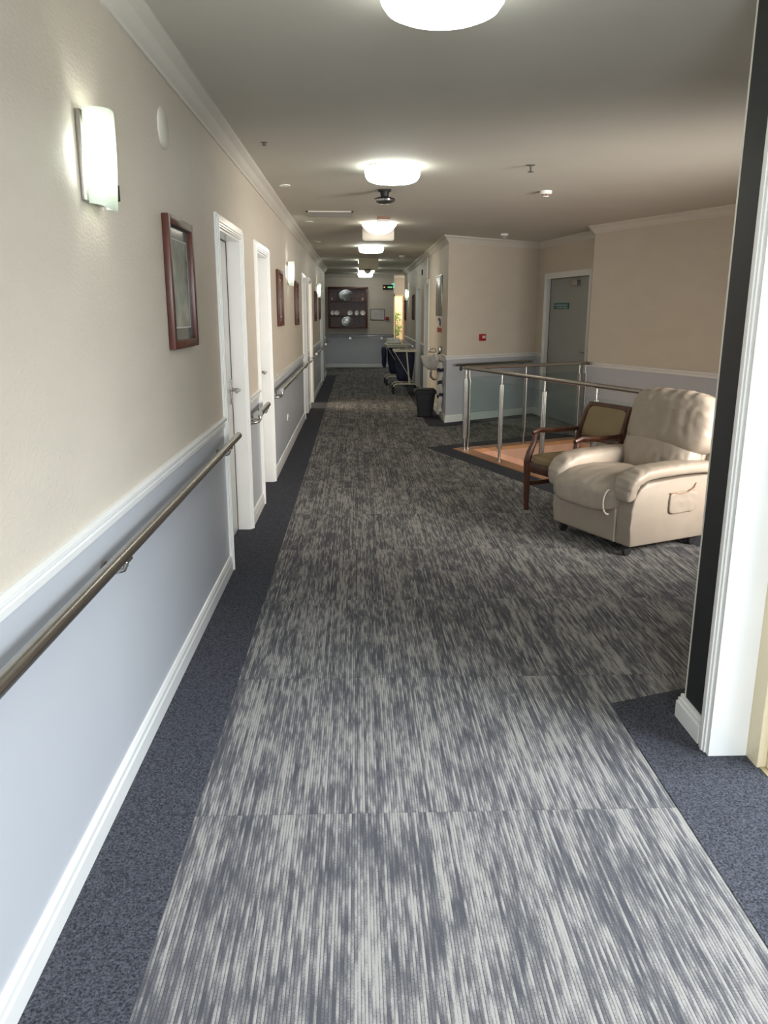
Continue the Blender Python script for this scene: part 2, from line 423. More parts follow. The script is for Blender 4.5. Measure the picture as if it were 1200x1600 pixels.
# ---- walls
def wall(name, p0, p1, openings=(), dado=True, thick=0.12, z0=0.0, blue=None, m0=0.0, m1=0.0):
    """room lies to the LEFT of p0->p1; openings (s0, s1, zlo, zhi) measured along; blue = list of (s0,s1) with dado colour"""
    p0 = Vector(p0); p1 = Vector(p1); L = (p1-p0).length; t = (p1-p0).normalized()
    xf = Matrix(((t.x, -t.y, 0, p0.x), (t.y, t.x, 0, p0.y), (0, 0, 1, 0), (0, 0, 0, 1)))
    b = MB(xf)
    cuts = sorted({0.0, L, *[c for o in openings for c in o[:2]], *[c for s in (blue or []) for c in s]})
    for a, c in zip(cuts[:-1], cuts[1:]):
        mid = (a+c)/2
        op = [o for o in openings if o[0] < mid < o[1]]
        isblue = dado and (blue is None or any(q[0] < mid < q[1] for q in blue))
        a2 = a+(m0 if a == 0 else 0); c2 = c-(m1 if c == L else 0)       # back corners of a mitred end
        poly = [(a, 0), (c, 0), (c2, -thick), (a2, -thick)]
        if op:
            zl, zh = op[0][2], op[0][3]
            if zl > 0: b.idx = 0; b.prism(poly, z0, zl)
            b.idx = 0; b.prism(poly, zh, H)
        elif isblue:
            b.idx = 1; b.prism(poly, z0, DADO); b.idx = 0; b.prism(poly, DADO, H)
        else:
            b.idx = 0; b.prism(poly, z0, H)
    return struct(name, b, ['cream', 'blue'])
LD = [(4.75, 5.667), (6.49, 7.346), (11.9, 12.55), (13.25, 14.1), (17.6, 18.45)]     # doors of the left wall, along Y
HD = 2.03
wall('wall_left', (XL, YEND_L), (XL, -3.0), [(YEND_L-b, YEND_L-a, 0, HD) for a, b in LD])
wall('wall_left_recess', (-2.3, YFAR), (-2.3, YEND_L))
wall('wall_left_return', (-2.3, YEND_L), (XL-0.12, YEND_L))
RD = [(14.3, 15.12), (16.3, 17.18)]
wall('wall_right', A, (XR, YEND_R), [(a-A.y, b-A.y, 0, HD) for a, b in RD], blue=[(0, 0.62), (15.2-A.y, 16.22-A.y), (17.26-A.y, YEND_R-A.y)], m0=0.236)
wall('wall_right_return', (XR+0.12, YEND_R), (2.6, YEND_R))
wall('wall_angled', B, A, m1=0.236)
wd = (B-D_).length
wall('wall_door_recess', D_, B, [(wd-1.78, wd-0.33, 0, 2.05)], blue=[(wd-0.2, wd)])
wall('wall_lounge_return', C_, D_, m0=0.08)
wl = wall('wall_lounge', RWE, C_, m1=0.08)
lx = MB(Matrix(((-RWD.x, RWD.y, 0, RWE.x), (-RWD.y, -RWD.x, 0, RWE.y), (0, 0, 1, 0), (0, 0, 0, 1))))
lx.box(1.5, 7.6, -0.12, 0, -2.95, -0.0); struct('wall_void', lx, 'cream')
SW0 = Vector((1.42, 2.80)); SW1 = Vector((RWE.x+0.1, RWE.y+0.1))
wsl = (SW1-SW0).length
wall('wall_lounge_rear', SW0, SW1, [(1.5, 3.1, 0.9, 2.15)])
wall('wall_rear', (XL-0.1, -3.0), (1.4, -3.0), [(0.35, 1.95, 0.7, 2.2)])
wall('wall_right_near', (XR, -3.0), (XR, 0.15))
hb = MB(); hb.box(XR, XR+0.12, 0.15, 2.5, 2.2, H); struct('wall_right_lintel', hb, 'cream')
# the wall end by the doorway: pale corner, black feature strip, white casing
ce = MB(); ce.box(1.28, 1.42, 2.605, 2.80, 0, H); struct('wall_right_end', ce, 'cornice')
bp_ = MB(); bp_.box(1.2745, 1.2795, 2.61, 2.775, 0.10, H-0.002); struct('trim_black', bp_, 'black', 'black vertical strip on the wall end beside the white door casing', 'wall panel')
# far wall, then the bright opening beside it
wall('wall_far', (1.053, YFAR), (-2.4, YFAR), thick=0.14)
wall('wall_alcove_left', (1.053, 27.2), (1.053, YFAR+0.14), dado=False)
wall('wall_alcove_right', (2.6, YEND_R), (2.6, 27.2), dado=False)
wall('wall_alcove_end', (2.6, 26.0), (1.053, 26.0), [(0.6, 1.45, 0, 2.1)], dado=False)
gw = MB(); gw.box(-0.5, 3.6, 28.0, 28.12, 0, 3.2); struct('wall_garden', gw, 'terracotta')

# ---- trims
def inset(segs): return segs
def runs(y0, y1, gaps, pad):       # solid runs between openings
    out = []; a = y0
    for g0, g1 in sorted(gaps):
        if g0-pad > a: out.append((a, g0-pad))
        a = g1+pad
    if y1 > a: out.append((a, y1))
    return out
BASE = [(0, 0), (0.016, 0), (0.016, 0.062), (0.012, 0.072), (0.012, 0.088), (0.006, 0.102), (0, 0.105)]
RAILP = [(0, 0.902), (0.010, 0.902), (0.012, 0.922), (0.008, 0.926), (0.022, 0.940), (0.022, 0.951), (0.010, 0.958), (0, 0.958)]
CORN = [(0, H-0.088), (0.010, H-0.088), (0.014, H-0.078), (0.030, H-0.062), (0.050, H-0.036), (0.072, H-0.020), (0.082, H-0.012), (0.082, H), (0, H)]
CASE = 0.066
bl = MB(); cl = MB()
for a, b in runs(-3.0, YEND_L, LD, CASE):
    bl.sweep([(XL, b), (XL, a)], BASE); cl.sweep([(XL, b), (XL, a)], RAILP)
struct('baseboard_left', bl, 'white'); struct('trim_chair_rail_left', cl, 'white')
b = MB(); b.sweep([(XL-0.1, YEND_L), (XL, YEND_L), (XL, -3.0)][1:], CORN); struct('trim_cornice_left', b, 'cornice')
br = MB(); crr = MB()
br.sweep([tuple(RWE), tuple(C_), tuple(D_)], BASE)
br.sweep([tuple(B+(D_-B).normalized()*0.25), tuple(B), tuple(A), (XR, 14.23)], BASE)
br.sweep([(XR, 15.19), (XR, 16.23)], BASE); br.sweep([(XR, 17.25), (XR, YEND_R)], BASE)
crr.sweep([tuple(RWE), tuple(C_), tuple(D_)], RAILP)
crr.sweep([tuple(B+(D_-B).normalized()*0.25), tuple(B), tuple(A), (XR, 12.03)], RAILP)
crr.sweep([(XR, 15.19), (XR, 16.23)], RAILP); crr.sweep([(XR, 17.25), (XR, YEND_R)], RAILP)
struct('baseboard_right', br, 'white'); struct('trim_chair_rail_right', crr, 'white')
b = MB(); b.sweep([tuple(RWE), tuple(C_), tuple(D_), tuple(B), tuple(A), (XR, YEND_R)], CORN); struct('trim_cornice_right', b, 'cornice')
b = MB(); b.sweep([(1.053, YFAR), (-2.3, YFAR)], BASE); struct('baseboard_far', b, 'white')
b = MB(); b.sweep([(1.053, YFAR), (-2.3, YFAR)], RAILP); struct('trim_chair_rail_far', b, 'blue')
b = MB(); b.sweep([(1.053, YFAR), (-2.3, YFAR)], CORN); struct('trim_cornice_far', b, 'cornice')
# doorway casing near the camera
b = MB()
for y0, y1, x in ((2.531, 2.605, 1.262), (2.545, 2.59, 1.256), (2.56, 2.572, 1.252)): b.box(x, 1.30, y0, y1, 0, H-0.001)
b.box(1.262, 1.42, 2.52, 2.5315, 0, H-0.001)
struct('trim_doorway_casing', b, 'white')
b = MB(); b.box(1.40, 1.435, 2.44, 2.62, 0, H-0.001, 0.006); b.box(1.435, 1.47, 2.41, 2.62, 0, H-0.001); struct('trim_doorway_stop', b, 'creamtrim')
b = MB(); b.box(1.47, 1.52, 2.38, 2.6, 0, H-0.002); struct('trim_doorway_timber', b, 'brown')
b = MB(); b.prism([(1.41, 0.2), (1.62, 0.2), (1.62, 2.52), (1.41, 2.52)], 0.0032, 0.007); struct('trim_threshold', b, 'tan')
b = MB(); b.box(1.257, 1.279, 2.606, 2.82, 0, 0.07); b.box(1.262, 1.279, 2.606, 2.815, 0.07, 0.087); b.box(1.268, 1.279, 2.606, 2.807, 0.087, 0.105)
b.box(1.279, 1.43, 2.80, 2.82, 0, 0.07); b.box(1.279, 1.43, 2.80, 2.812, 0.07, 0.1)
struct('baseboard_doorway', b, 'white')

# ------------------------------------------------------------------ doors of the corridor
def door(n, origin, rz, w, h=HD, leaf=True, ajar=0.0, leafmat='white', depth=0.092, handle_right=True, plate=False, closer=False):
    """local x across, y out of the wall, z up; origin at the middle of the sill on the wall face"""
    r = bpy.data.objects.new('door_%d' % n, None); COL.objects.link(r); r.location = origin; r.rotation_euler = (0, 0, rz); r['kind'] = 'structure'
    b = MB(); hw = w/2; k = CASE
    for s in (-1, 1):
        for w0, w1, y1 in ((0, k, 0.012), (0.010, k-0.014, 0.018), (0.022, 0.034, 0.023)):
            x0, x1 = sorted((s*(hw+w0), s*(hw+w1))); b.box(x0, x1, 0, y1, 0, h+w0 if w0 else h)
    for w0, w1, y1 in ((0, k, 0.012), (0.010, k-0.014, 0.018), (0.022, 0.034, 0.023)):
        b.box(-hw-w1, hw+w1, 0, y1, h+w0, h+w1)
    b.build('architrave', 'white', r)
    j = MB()
    for s in (-1, 1):
        x0, x1 = sorted((s*hw, s*(hw-0.014))); j.box(x0, x1, -0.13, 0.002, 0, h)
    j.box(-hw, hw, -0.13, 0.002, h-0.014, h); j.build('jamb', 'white', r)
    if leaf:
        l = MB(Matrix.Rotation(ajar, 4, 'Z') if ajar else None)
        l.box(-hw+0.025, hw-0.025, -0.128, -depth, 0.008, h-0.02, 0.002)
        lo = l.build('leaf', leafmat, r)
        sb = MB(); g = 0.0145  # black strips stand in for the shaded gap between leaf and jamb
        for x0, x1 in ((-hw+g, -hw+g+0.010), (hw-g-0.010, hw-g)): sb.box(x0, x1, -0.128, -depth+0.003, 0.004, h-g)
        sb.box(-hw+g+0.010, hw-g-0.010, -0.128, -depth+0.003, h-g-0.006, h-g); sb.build('gap_shade', 'rubber', r)
        s = 1 if handle_right else -1
        hb = MB(); x = s*(hw-0.075)
        hb.box(x-0.022, x+0.022, -depth, -depth+0.008, 0.93, 1.10, 0.003)
        hb.tube([(x, -depth, 1.03), (x, -depth+0.055, 1.03), (x-s*0.02, -depth+0.062, 1.03), (x-s*0.13, -depth+0.058, 1.028)], 0.011)
        hb.build('handle', 'steel', lo)
        if plate:
            pb = MB(); x = -s*(hw-0.12); pb.box(x-0.055, x+0.055, -depth, -depth+0.014, 1.39, 1.53, 0.004); po = pb.build('name_plate', 'white', lo)
            pb = MB(); pb.box(x-0.035, x+0.035, -depth+0.014, -depth+0.016, 1.415, 1.50); pb.build('insert', 'brown', po)
        if closer:
            pb = MB(); pb.box(-0.32, -0.08, -depth, -depth+0.06, h-0.13, h-0.06, 0.006); pb.build('closer', 'steel', lo)
    else:
        pass
    return r
for i, (a, b) in enumerate(LD):
    door(i+1, (XL, (a+b)/2, 0), RZ_LEFT, b-a, leaf=(i != 3), handle_right=False, plate=(i == 0))
# far side of left-wall local +X is -Y, so handle_right=False puts the handle on the far edge
for i, (a, b) in enumerate(RD):
    door(i+6, (XR, (a+b)/2, 0), RZ_RIGHT, b-a, handle_right=False)
# lit side room behind the open fourth door
b = MB(); b.box(-2.9, -0.92, 12.8, 12.9, 0, H); b.box(-2.9, -0.92, 14.6, 14.7, 0, H); b.box(-3.0, -2.9, 12.8, 14.7, 0, H); struct('wall_side_room', b, 'cream')
# grey door of the recess
DW = (B-D_).normalized(); dn = Vector((-DW.y, DW.x))
dc = B-DW*(0.33+0.725)
gd = door(8, (dc.x, dc.y, 0), facing(dn.x, dn.y), 1.45, 2.05, leafmat='doorgrey', handle_right=False, closer=True, depth=0.06)
for ch in gd.children:
    if ch.name.startswith('leaf'):
        sb = MB(); sb.box(0.02, 0.54, -0.06, -0.052, 1.605, 1.69); so = sb.build('door_sign', 'teal', ch)
        sb = MB(); 
        for zz, ws in ((1.66, [.05, .09, .06, .1, .05]), (1.628, [.08, .05, .1, .07])):
            x = 0.07
            for w_ in ws: sb.box(x, x+w_, -0.052, -0.0505, zz-0.008, zz+0.006); x += w_+0.02
        sb.build('sign_print', 'signtext', so)
# garden door at the far opening
r = bpy.data.objects.new('door_9', None); COL.objects.link(r); r.location = (1.575, 26.0, 0); r['kind'] = 'structure'
b = MB(); b.box(-0.425, -0.36, -0.05, 0.06, 0, 2.1); b.box(0.36, 0.425, -0.05, 0.06, 0, 2.1); b.box(-0.425, 0.425, -0.05, 0.06, 2.04, 2.1); b.box(-0.13, -0.1, -0.03, 0.03, 0, 2.04); b.build('frame', 'creamtrim', r)
b = MB(); b.box(-0.36, -0.13, -0.004, 0.004, 0.02, 2.04); b.build('pane', 'clear', r)
b = MB(); b.box(-0.1, 0.36, -0.02, 0.02, 0.01, 2.04); b.build('leaf', 'oak', r)
def leafy(name, c, n, rad, label):
    b = MB()
    for i in range(n):
        th, ph = random.random()*2*PI, random.random()*PI
        p = Vector((math.sin(ph)*math.cos(th), math.sin(ph)*math.sin(th), math.cos(ph)*1.5))*rad*random.uniform(.4, 1)
        q = p+Vector((0, 0, 0.6)); a = Vector((random.uniform(-1, 1), random.uniform(-1, 1), random.uniform(-.4, 1))).normalized(); w = a.orthogonal().normalized()*0.03
        b._add([q-w, q+a*0.05+w*0.2, q+w, q+a*0.13], [(0, 1, 3), (1, 2, 3)])
    o = b.build('foliage', 'leaf')
    t = thing(name, label, 'plant', c); o.parent = t
    s = MB(); s.tube([(0, 0, 0), (0.02, 0, 0.35), (0, 0.01, 0.7)], 0.02); s.build('stem', 'brown', t)
leafy('shrub', (1.30, 27.5, 0.55), 260, 0.3, 'green shrub in the sunlit garden behind the far door')
# rear and lounge windows (behind the camera and behind the wall end; they bring the daylight)
def window(n, origin, rz, w, zl, zh):
    r = bpy.data.objects.new('window_%d' % n, None); COL.objects.link(r); r.location = origin; r.rotation_euler = (0, 0, rz); r['kind'] = 'structure'
    b = MB(); hw = w/2
    for x0, x1, z0, z1 in ((-hw, -hw+.05, zl, zh), (hw-.05, hw, zl, zh), (-hw, hw, zl, zl+.05), (-hw, hw, zh-.05, zh), (-.02, .02, zl, zh)): b.box(x0, x1, -0.1, -0.04, z0, z1)
    b.build('frame', 'white', r)
    b = MB(); b.box(-hw+.05, hw-.05, -0.075, -0.069, zl+.05, zh-.05); b.build('pane', 'clear', r)
window(1, (-0.89+1.15, -3.0, 0), facing(0, 1), 1.6, 0.7, 2.2)
sd = (SW1-SW0).normalized(); sc = SW0+sd*2.3
window(2, (sc.x, sc.y, 0), facing(-sd.y, sd.x), 1.6, 0.9, 2.15)

# ------------------------------------------------------------------ balustrade
t = thing('glass_balustrade', 'stainless steel balustrade with glass panels around the stair void', 'balustrade', (0, 0, 0))
P0 = Vector((1.235, 9.11)); df = (HF-HO).normalized(); db = (HB-HO).normalized()
def P(p, z): return (p.x, p.y, z)
RZT = 0.945
pe = P0+df*4.3; pbk = P0+db*1.83
b = MB(); b.tube([P(P0, RZT), P(P0+df*1.2, RZT), P(pe, RZT)], 0.021, 16); b.build('handrail', 'steel', t)
b = MB(); b.tube([P(P0, RZT), P(P0+db*1.0, RZT), P(pbk, RZT), P(pbk+df*0.09, RZT)], 0.021, 16); b.build('handrail', 'steel', t)
def post(p, dirv):
    b = MB(); b.tube([P(p, 0.012), P(p, RZT-0.02)], 0.0125, 12)
    n = Vector((-dirv.y, dirv.x))
    for s in (-1, 1):
        q = p+n*s*0.016
        b.tube([P(q, 0.14), P(q, 0.82)], 0.0125, 10)
    b.lathe([(0.03, 0.012), (0.03, 0.018), (0.014, 0.02)], (p.x, p.y, 0), 16)
    b.build('post', 'steel', t)
fs = [0.02, 0.82, 1.62, 2.42, 3.22, 4.2]; bs = [0.06, 0.88, 1.72, 1.82]
for s in fs: post(P0+df*s, df)
for s in bs: post(P0+db*s, db)
def pane(p, q, dirv):
    n = Vector((-dirv.y, dirv.x))*0.005
    b = MB(); b.prism([p-n, q-n, q+n, p+n], 0.10, 0.84); b.build('glass_panel', 'glass', t)
for a, b2 in zip(fs[:-1], fs[1:]): pane(P0+df*(a+0.03), P0+df*(b2-0.03), df)
for a, b2 in zip(bs[:-2], bs[1:-1]): pane(P0+db*(a+0.03), P0+db*(b2-0.03), db)

# ------------------------------------------------------------------ recliner
def wr(scale, amp, seed, st=(1, 1, 1)):
    def f(p, w):
        q = Vector((w.x*st[0], w.y*st[1], w.z*st[2]))*scale+Vector((seed, seed*2, 0))
        nrm = p.normalized()
        v = noise.noise(q); v = -abs(v)*1.3+0.35
        return w+nrm*amp*v
    return f
SV, BV = Vector((0.419, -0.908)), Vector((0.908, 0.419))
rec = thing('recliner', 'taupe leather recliner armchair with side pocket, in front of the balustrade', 'armchair', (1.592, 5.242, 0), math.atan2(SV.y, SV.x))
b = MB(); b.box(-0.385, 0.27, 0.0, 0.70, 0.07, 0.36, 0.022, 3); b.build('base', 'leather', rec)
b = MB(); b.tube([(0.262, -0.003, 0.08), (0.262, -0.005, 0.31)], 0.006, 8); b.build('piping', 'leather_pale', rec)
def seat_fn(p, w):
    w = w.copy(); w.z += 0.018*(1-p.x**2)*(1 if p.z > 0 else 0)
    if p.y < -0.2: w.z -= 0.055*((-p.y-0.2)/0.8)**1.6
    return wr(7, 0.010, 3.1, (2.0, .7, 1))(p, w)
b = MB(); b.pillow((-0.05, 0.20, 0.395), 0.345, 0.30, 0.108, 3.6, 26, seat_fn); seat = b.build('seat_cushion', 'leather', rec)
b = MB(); b.tube([(0.255, -0.045+0.02*math.cos(a)+0.02, 0.352+0.075*math.sin(a)) if False else (0.235, -0.045-0.050*math.cos(a), 0.350+0.083*math.sin(a)) for a in [(-PI/2)+PI*i/14 for i in range(15)]], 0.006, 8); b.build('piping', 'leather_pale', seat)
ARMPROF = [(0.012, 0.07), (0.004, 0.2), (0.008, 0.31), (0.03, 0.39), (0.07, 0.45), (0.13, 0.49), (0.45, 0.50), (0.74, 0.50), (0.80, 0.47), (0.805, 0.3), (0.79, 0.12), (0.76, 0.07)]
def arm(sgn):
    tb = bmesh.new(); x0, x1 = (0.262, 0.395) if sgn > 0 else (-0.395, -0.285)
    n = len(ARMPROF)
    va = [tb.verts.new((x0, y, z)) for y, z in ARMPROF]; vb = [tb.verts.new((x1, y, z)) for y, z in ARMPROF]
    tb.faces.new(va); tb.faces.new(vb[::-1])
    for i in range(n): tb.faces.new([va[i], va[(i+1) % n], vb[(i+1) % n], vb[i]])
    bmesh.ops.bevel(tb, geom=tb.edges[:], offset=0.012, segments=3, affect='EDGES', profile=0.5, clamp_overlap=True)
    b = MB(); b.merge(tb, True); ao = b.build('arm', 'leather', rec)
    # padded roll that drapes over the front and top of the arm
    zo = 0 if sgn > 0 else -0.022
    path = [(0.020, 0.375), (0.008, 0.40), (0.006, 0.435), (0.014, 0.475), (0.042, 0.513), (0.09, 0.535), (0.16, 0.548), (0.28, 0.553), (0.42, 0.556), (0.56, 0.556), (0.68, 0.548), (0.76, 0.53), (0.80, 0.51)]
    path = [(y_, z_+zo*min(1, max(0, (z_-0.385)/0.1))) for y_, z_ in path]
    fine = []
    for i in range(len(path)-1):
        for k in range(12):
            f = k/12; fine.append((path[i][0]*(1-f)+path[i+1][0]*f, path[i][1]*(1-f)+path[i+1][1]*f))
    fine.append(path[-1])
    for _ in range(14):
        fine = [fine[0]]+[((fine[i-1][0]+2*fine[i][0]+fine[i+1][0])/4, (fine[i-1][1]+2*fine[i][1]+fine[i+1][1])/4) for i in range(1, len(fine)-1)]+[fine[-1]]
    xc = 0.325*sgn if sgn > 0 else -0.335; hwid = 0.092; V = []; F = []; m = 28; L = len(fine)
    for i, (y, z) in enumerate(fine):
        a = fine[max(0, i-1)]; c = fine[min(L-1, i+1)]; ty, tz = c[0]-a[0], c[1]-a[1]; l = math.hypot(ty, tz); ty, tz = ty/l, tz/l
        ny, nz = -tz, ty; u = i/(L-1)
        endf = min(1, (min(u, 1-u)/0.06+0.02))**0.5 if min(u, 1-u) < 0.06 else 1
        th = (0.041 if sgn > 0 else 0.070)*endf; wd_ = hwid*(0.72+0.28*endf)*(0.70+0.30*min(1, u/0.32))
        for k in range(m):
            an = 2*PI*k/m; cx, cz = math.cos(an), math.sin(an)
            ex = abs(cx)**0.55*math.copysign(1, cx); ez = abs(cz)**0.62*math.copysign(1, cz)
            wv = noise.noise(Vector((y*22+z*14, an*1.3, sgn*5)))*0.006*(1.6 if u < 0.45 else 0.7)
            if 0.10 < u < 0.42: wv += 0.0014*math.sin(u*95+0.8*math.sin(an*2))*math.sin(PI*(u-0.10)/0.32)
            off_ = th*ez+wv
            V.append((xc+wd_*ex, y+ny*off_, z+nz*off_))
    for i in range(L-1):
        for k in range(m): F.append([i*m+k, i*m+(k+1) % m, (i+1)*m+(k+1) % m, (i+1)*m+k])
    F.append(list(range(m))); F.append([(L-1)*m+k for k in range(m)])
    b = MB(); b._add(V, F, True); b.build('arm_pad', 'leather', ao)
    return ao
ar = arm(1); arm(-1)
# side pocket
def pk(p, w):
    return wr(16, 0.008, 8.0, (1, 1, 1))(p, w)
b = MB(); b.pillow((0.398, 0.45, 0.335), 0.016, 0.125, 0.072, 6, 14, pk); po = b.build('pocket', 'leather', ar)
b = MB(); b.tube([(0.406, 0.325, 0.405), (0.412, 0.40, 0.398), (0.416, 0.47, 0.402), (0.408, 0.535, 0.425), (0.398, 0.56, 0.455)], 0.0045, 8); b.build('pocket_edge', 'brown', po)
# backrest
tilt = Matrix.Rotation(math.radians(-15), 3, 'X')
def headfn(p, w):
    w = w.copy(); w.y -= 0.045*max(0, 1-p.x**2*0.8)*(1 if p.y < 0 else 0)*(0.6+0.4*math.cos(p.z*1.2))
    w.x *= 1-0.06*max(0, p.z)
    w.z -= 0.035*(1-p.x**2)*(1 if p.z < -0.3 else 0)
    k = min(1.0, max(0.15, (p.z+0.9)))
    return w+(wr(13, 0.007, 4.4, (1.0, 1, 2.2))(p, wr(6, 0.016, 1.7, (2.4, 1, .8))(p, w))-w)*k
def lumfn(p, w):
    w = w.copy(); w.y -= 0.03*max(0, 1-p.x**2)*(1 if p.y < 0 else 0)
    k = max(0.0, 1-max(0, p.z)*1.6)
    return w+(wr(7, 0.020, 6.3, (2.4, 1, 1.0))(p, w)-w)*k
b = MB(); b.pillow((0, 0.735, 0.60), 0.335, 0.085, 0.37, 6, 18, None, tilt.to_3x3()); bk = b.build('backrest', 'leather', rec)
b = MB(); b.pillow((0, 0.61, 0.565), 0.33, 0.095, 0.15, 3.4, 26, lumfn, tilt.to_3x3()); b.build('lumbar_cushion', 'leather', bk)
b = MB(); b.pillow((0.03, 0.715, 0.82), 0.375, 0.115, 0.205, 4.4, 32, headfn, tilt.to_3x3()); b.build('head_cushion', 'leather', bk)
for sx_, w_ in ((1, 0.0),(-1, 0.0)):
    b = MB(); b.pillow((sx_*0.36, 0.80, 0.66), 0.04, 0.085, 0.24, 4, 10, None, tilt.to_3x3()); b.build('wing', 'leather', bk)
for i, (x, y) in enumerate(((-0.33, 0.09), (0.34, 0.07), (-0.33, 0.70), (0.34, 0.66))):
    b = MB(); b.box(x-0.02, x+0.02, y-0.05, y+0.03, 0.055, 0.08, 0.004); b.lathe([(0.0, -0.013), (0.030, -0.013), (0.034, -0.006), (0.034, 0.006), (0.030, 0.013), (0, 0.013)], (x, y-0.03, 0.034), 18, axis='x')
    b.build('castor', 'rubber', rec)

# ------------------------------------------------------------------ timber armchair
ach = thing('wooden_armchair', 'dark wood armchair with olive vinyl seat and back, beside the leather recliner', 'armchair', (1.472, 5.985, 0), math.atan2(SV.y, SV.x))
HWD = 0.255
def bar(pts, rs, flat=1.0, seg=8):
    b = MB(); b.tube(pts, 0.02, seg, True, rs, flat); return b
for s in (-1, 1):
    b = bar([(s*HWD, 0.005, 0), (s*HWD, 0.0, 0.2), (s*HWD, -0.005, 0.41)], [0.019, 0.025, 0.029]); b.build('front_leg', 'walnut', ach)
    b = bar([(s*HWD, -0.005, 0.40), (s*HWD, 0.015, 0.47), (s*HWD, 0.055, 0.55), (s*HWD, 0.065, 0.62)], [0.029, 0.028, 0.021, 0.022]); b.build('arm_post', 'walnut', ach)
    b = bar([(s*HWD, 0.035, 0.625), (s*HWD, 0.10, 0.645), (s*HWD*1.02, 0.25, 0.635), (s*HWD, 0.40, 0.635), (s*HWD*.97, 0.49, 0.64)], [0.022, 0.025, 0.026, 0.023, 0.02], 0.7); b.build('armrest', 'walnut', ach)
    b = bar([(s*(HWD-.01), 0.56, 0), (s*(HWD-.01), 0.50, 0.22), (s*(HWD-.01), 0.475, 0.42), (s*(HWD-.01), 0.50, 0.6), (s*(HWD-.02), 0.56, 0.78), (s*(HWD-.03), 0.592, 0.845)], [0.018, 0.023, 0.027, 0.026, 0.023, 0.02]); b.build('rear_leg', 'walnut', ach)
    b = MB(); b.box(s*HWD-0.014, s*HWD+0.014, 0.0, 0.48, 0.32, 0.40, 0.004); b.build('side_rail', 'walnut', ach)
    b = MB(); b.box(s*HWD-0.012, s*HWD+0.012, 0.0, 0.50, 0.20, 0.235, 0.004); b.build('stretcher', 'walnut', ach)
b = MB(); b.box(-HWD, HWD, -0.012, 0.016, 0.32, 0.405, 0.005); b.build('front_rail', 'walnut', ach)
def cush(p, w): 
    w = w.copy(); w.z += 0.015*(1-p.x**2)*(1-p.y**2)*(1 if p.z > 0 else 0); return w
b = MB(); b.pillow((0, 0.225, 0.425), 0.25, 0.245, 0.04, 5, 14, cush); b.build('seat', 'olive', ach)
bt = Matrix.Rotation(math.radians(-19), 3, 'X')
b = MB(bt.to_4x4()); 
def bx_(mb, x0, x1, y0, y1, z0, z1): mb.box(x0, x1, y0, y1, z0, z1, 0.006)
b = MB(Matrix.Translation((0, 0.50, 0.56)) @ bt.to_4x4())
b.box(-HWD+.02, HWD-.03, -0.02, 0.02, 0.27, 0.31, 0.006); b.box(-HWD+.01, HWD-.01, -0.015, 0.015, -0.005, 0.03, 0.005); b.build('back_frame', 'walnut', ach)
b = MB(Matrix.Translation((0, 0.50, 0.56)) @ bt.to_4x4()); b.pillow((0, -0.005, 0.15), HWD-0.04, 0.024, 0.125, 7, 12); b.build('back_pad', 'olive', ach)

# ------------------------------------------------------------------ handrails on walls
def handrail(label, origin, rz, length, brackets, z=0.835, gap=0.072, r=0.0205, elbow=None):
    """local x along, y out of the wall; origin at one end"""
    t = thing('handrail', label, 'handrail', origin, rz, 'steel handrails along the walls')
    b = MB(); b.tube([(0, gap, z), (length*.5, gap, z), (length, gap, z)], r, 18); b.build('rail', 'steel', t)
    for x in brackets:
        b = MB(); b.lathe([(0.0, 0), (0.036, 0), (0.036, 0.004), (0.033, 0.007), (0, 0.007)], (x, 0, z-0.058), 20, axis='y')
        b.tube([(x, 0.004, z-0.058), (x, 0.045, z-0.058), (x, 0.064, z-0.052), (x, 0.071, z-0.038), (x, 0.072, z-0.018)], 0.0075, 10)
        b.box(x-0.03, x+0.03, gap-0.014, gap+0.014, z-0.026, z-0.017, 0.003)
        b.build('bracket', 'steel', t)
    if elbow is not None:
        b = MB(); s = 1 if elbow > length/2 else -1
        b.tube([(elbow, gap, z-0.02), (elbow, gap, z-0.045), (elbow+s*.02, gap-0.01, z-0.062), (elbow+s*.05, 0.03, z-0.066), (elbow+s*.055, 0.002, z-0.068)], 0.011, 10)
        b.build('elbow', 'steel', t)
    return t
def hl(label, y0, y1, br, elbow=None):   # left wall: local x runs towards -Y, origin at the far end
    return handrail(label, (XL, y1, 0), RZ_LEFT, y1-y0, [y1-q for q in br], elbow=(y1-elbow if elbow else None))
hl('long steel handrail on the blue dado below the wall light, nearest the camera', -2.2, 4.77, [-1.4, 0.3, 2.36, 4.42])
hl('short steel handrail between the first and second white doors on the left', 5.86, 6.43, [5.95, 6.34], 5.87)
hl('steel handrail above the power outlet, after the second door', 7.62, 11.72, [7.75, 9.7, 11.6], 7.66)
hl('short steel handrail between the third door and the lit open door', 12.68, 13.18, [12.75, 13.1])
hl('steel handrail below the two far framed pictures on the left', 14.3, 17.4, [14.5, 15.9, 17.2])
hl('short steel handrail at the far end of the left wall', 18.6, 20.2, [18.7, 20.0])
AW = (A-B).normalized(); an = Vector((-AW.y, AW.x))
q = A-AW*1.70
handrail('steel handrail on the angled blue dado beneath the red call point', (q.x, q.y, 0), facing(an.x, an.y), 1.60, [0.2, 1.42], z=0.825)
handrail('steel handrail across the blue dado of the far end wall', (1.06, YFAR, 0), RZ_FAR, 2.05, [0.35, 1.25], z=0.89)
handrail('steel handrail on the right wall beyond the trolleys', (XR, 17.4, 0), RZ_RIGHT, 4.2, [0.2, 2.1, 4.0])

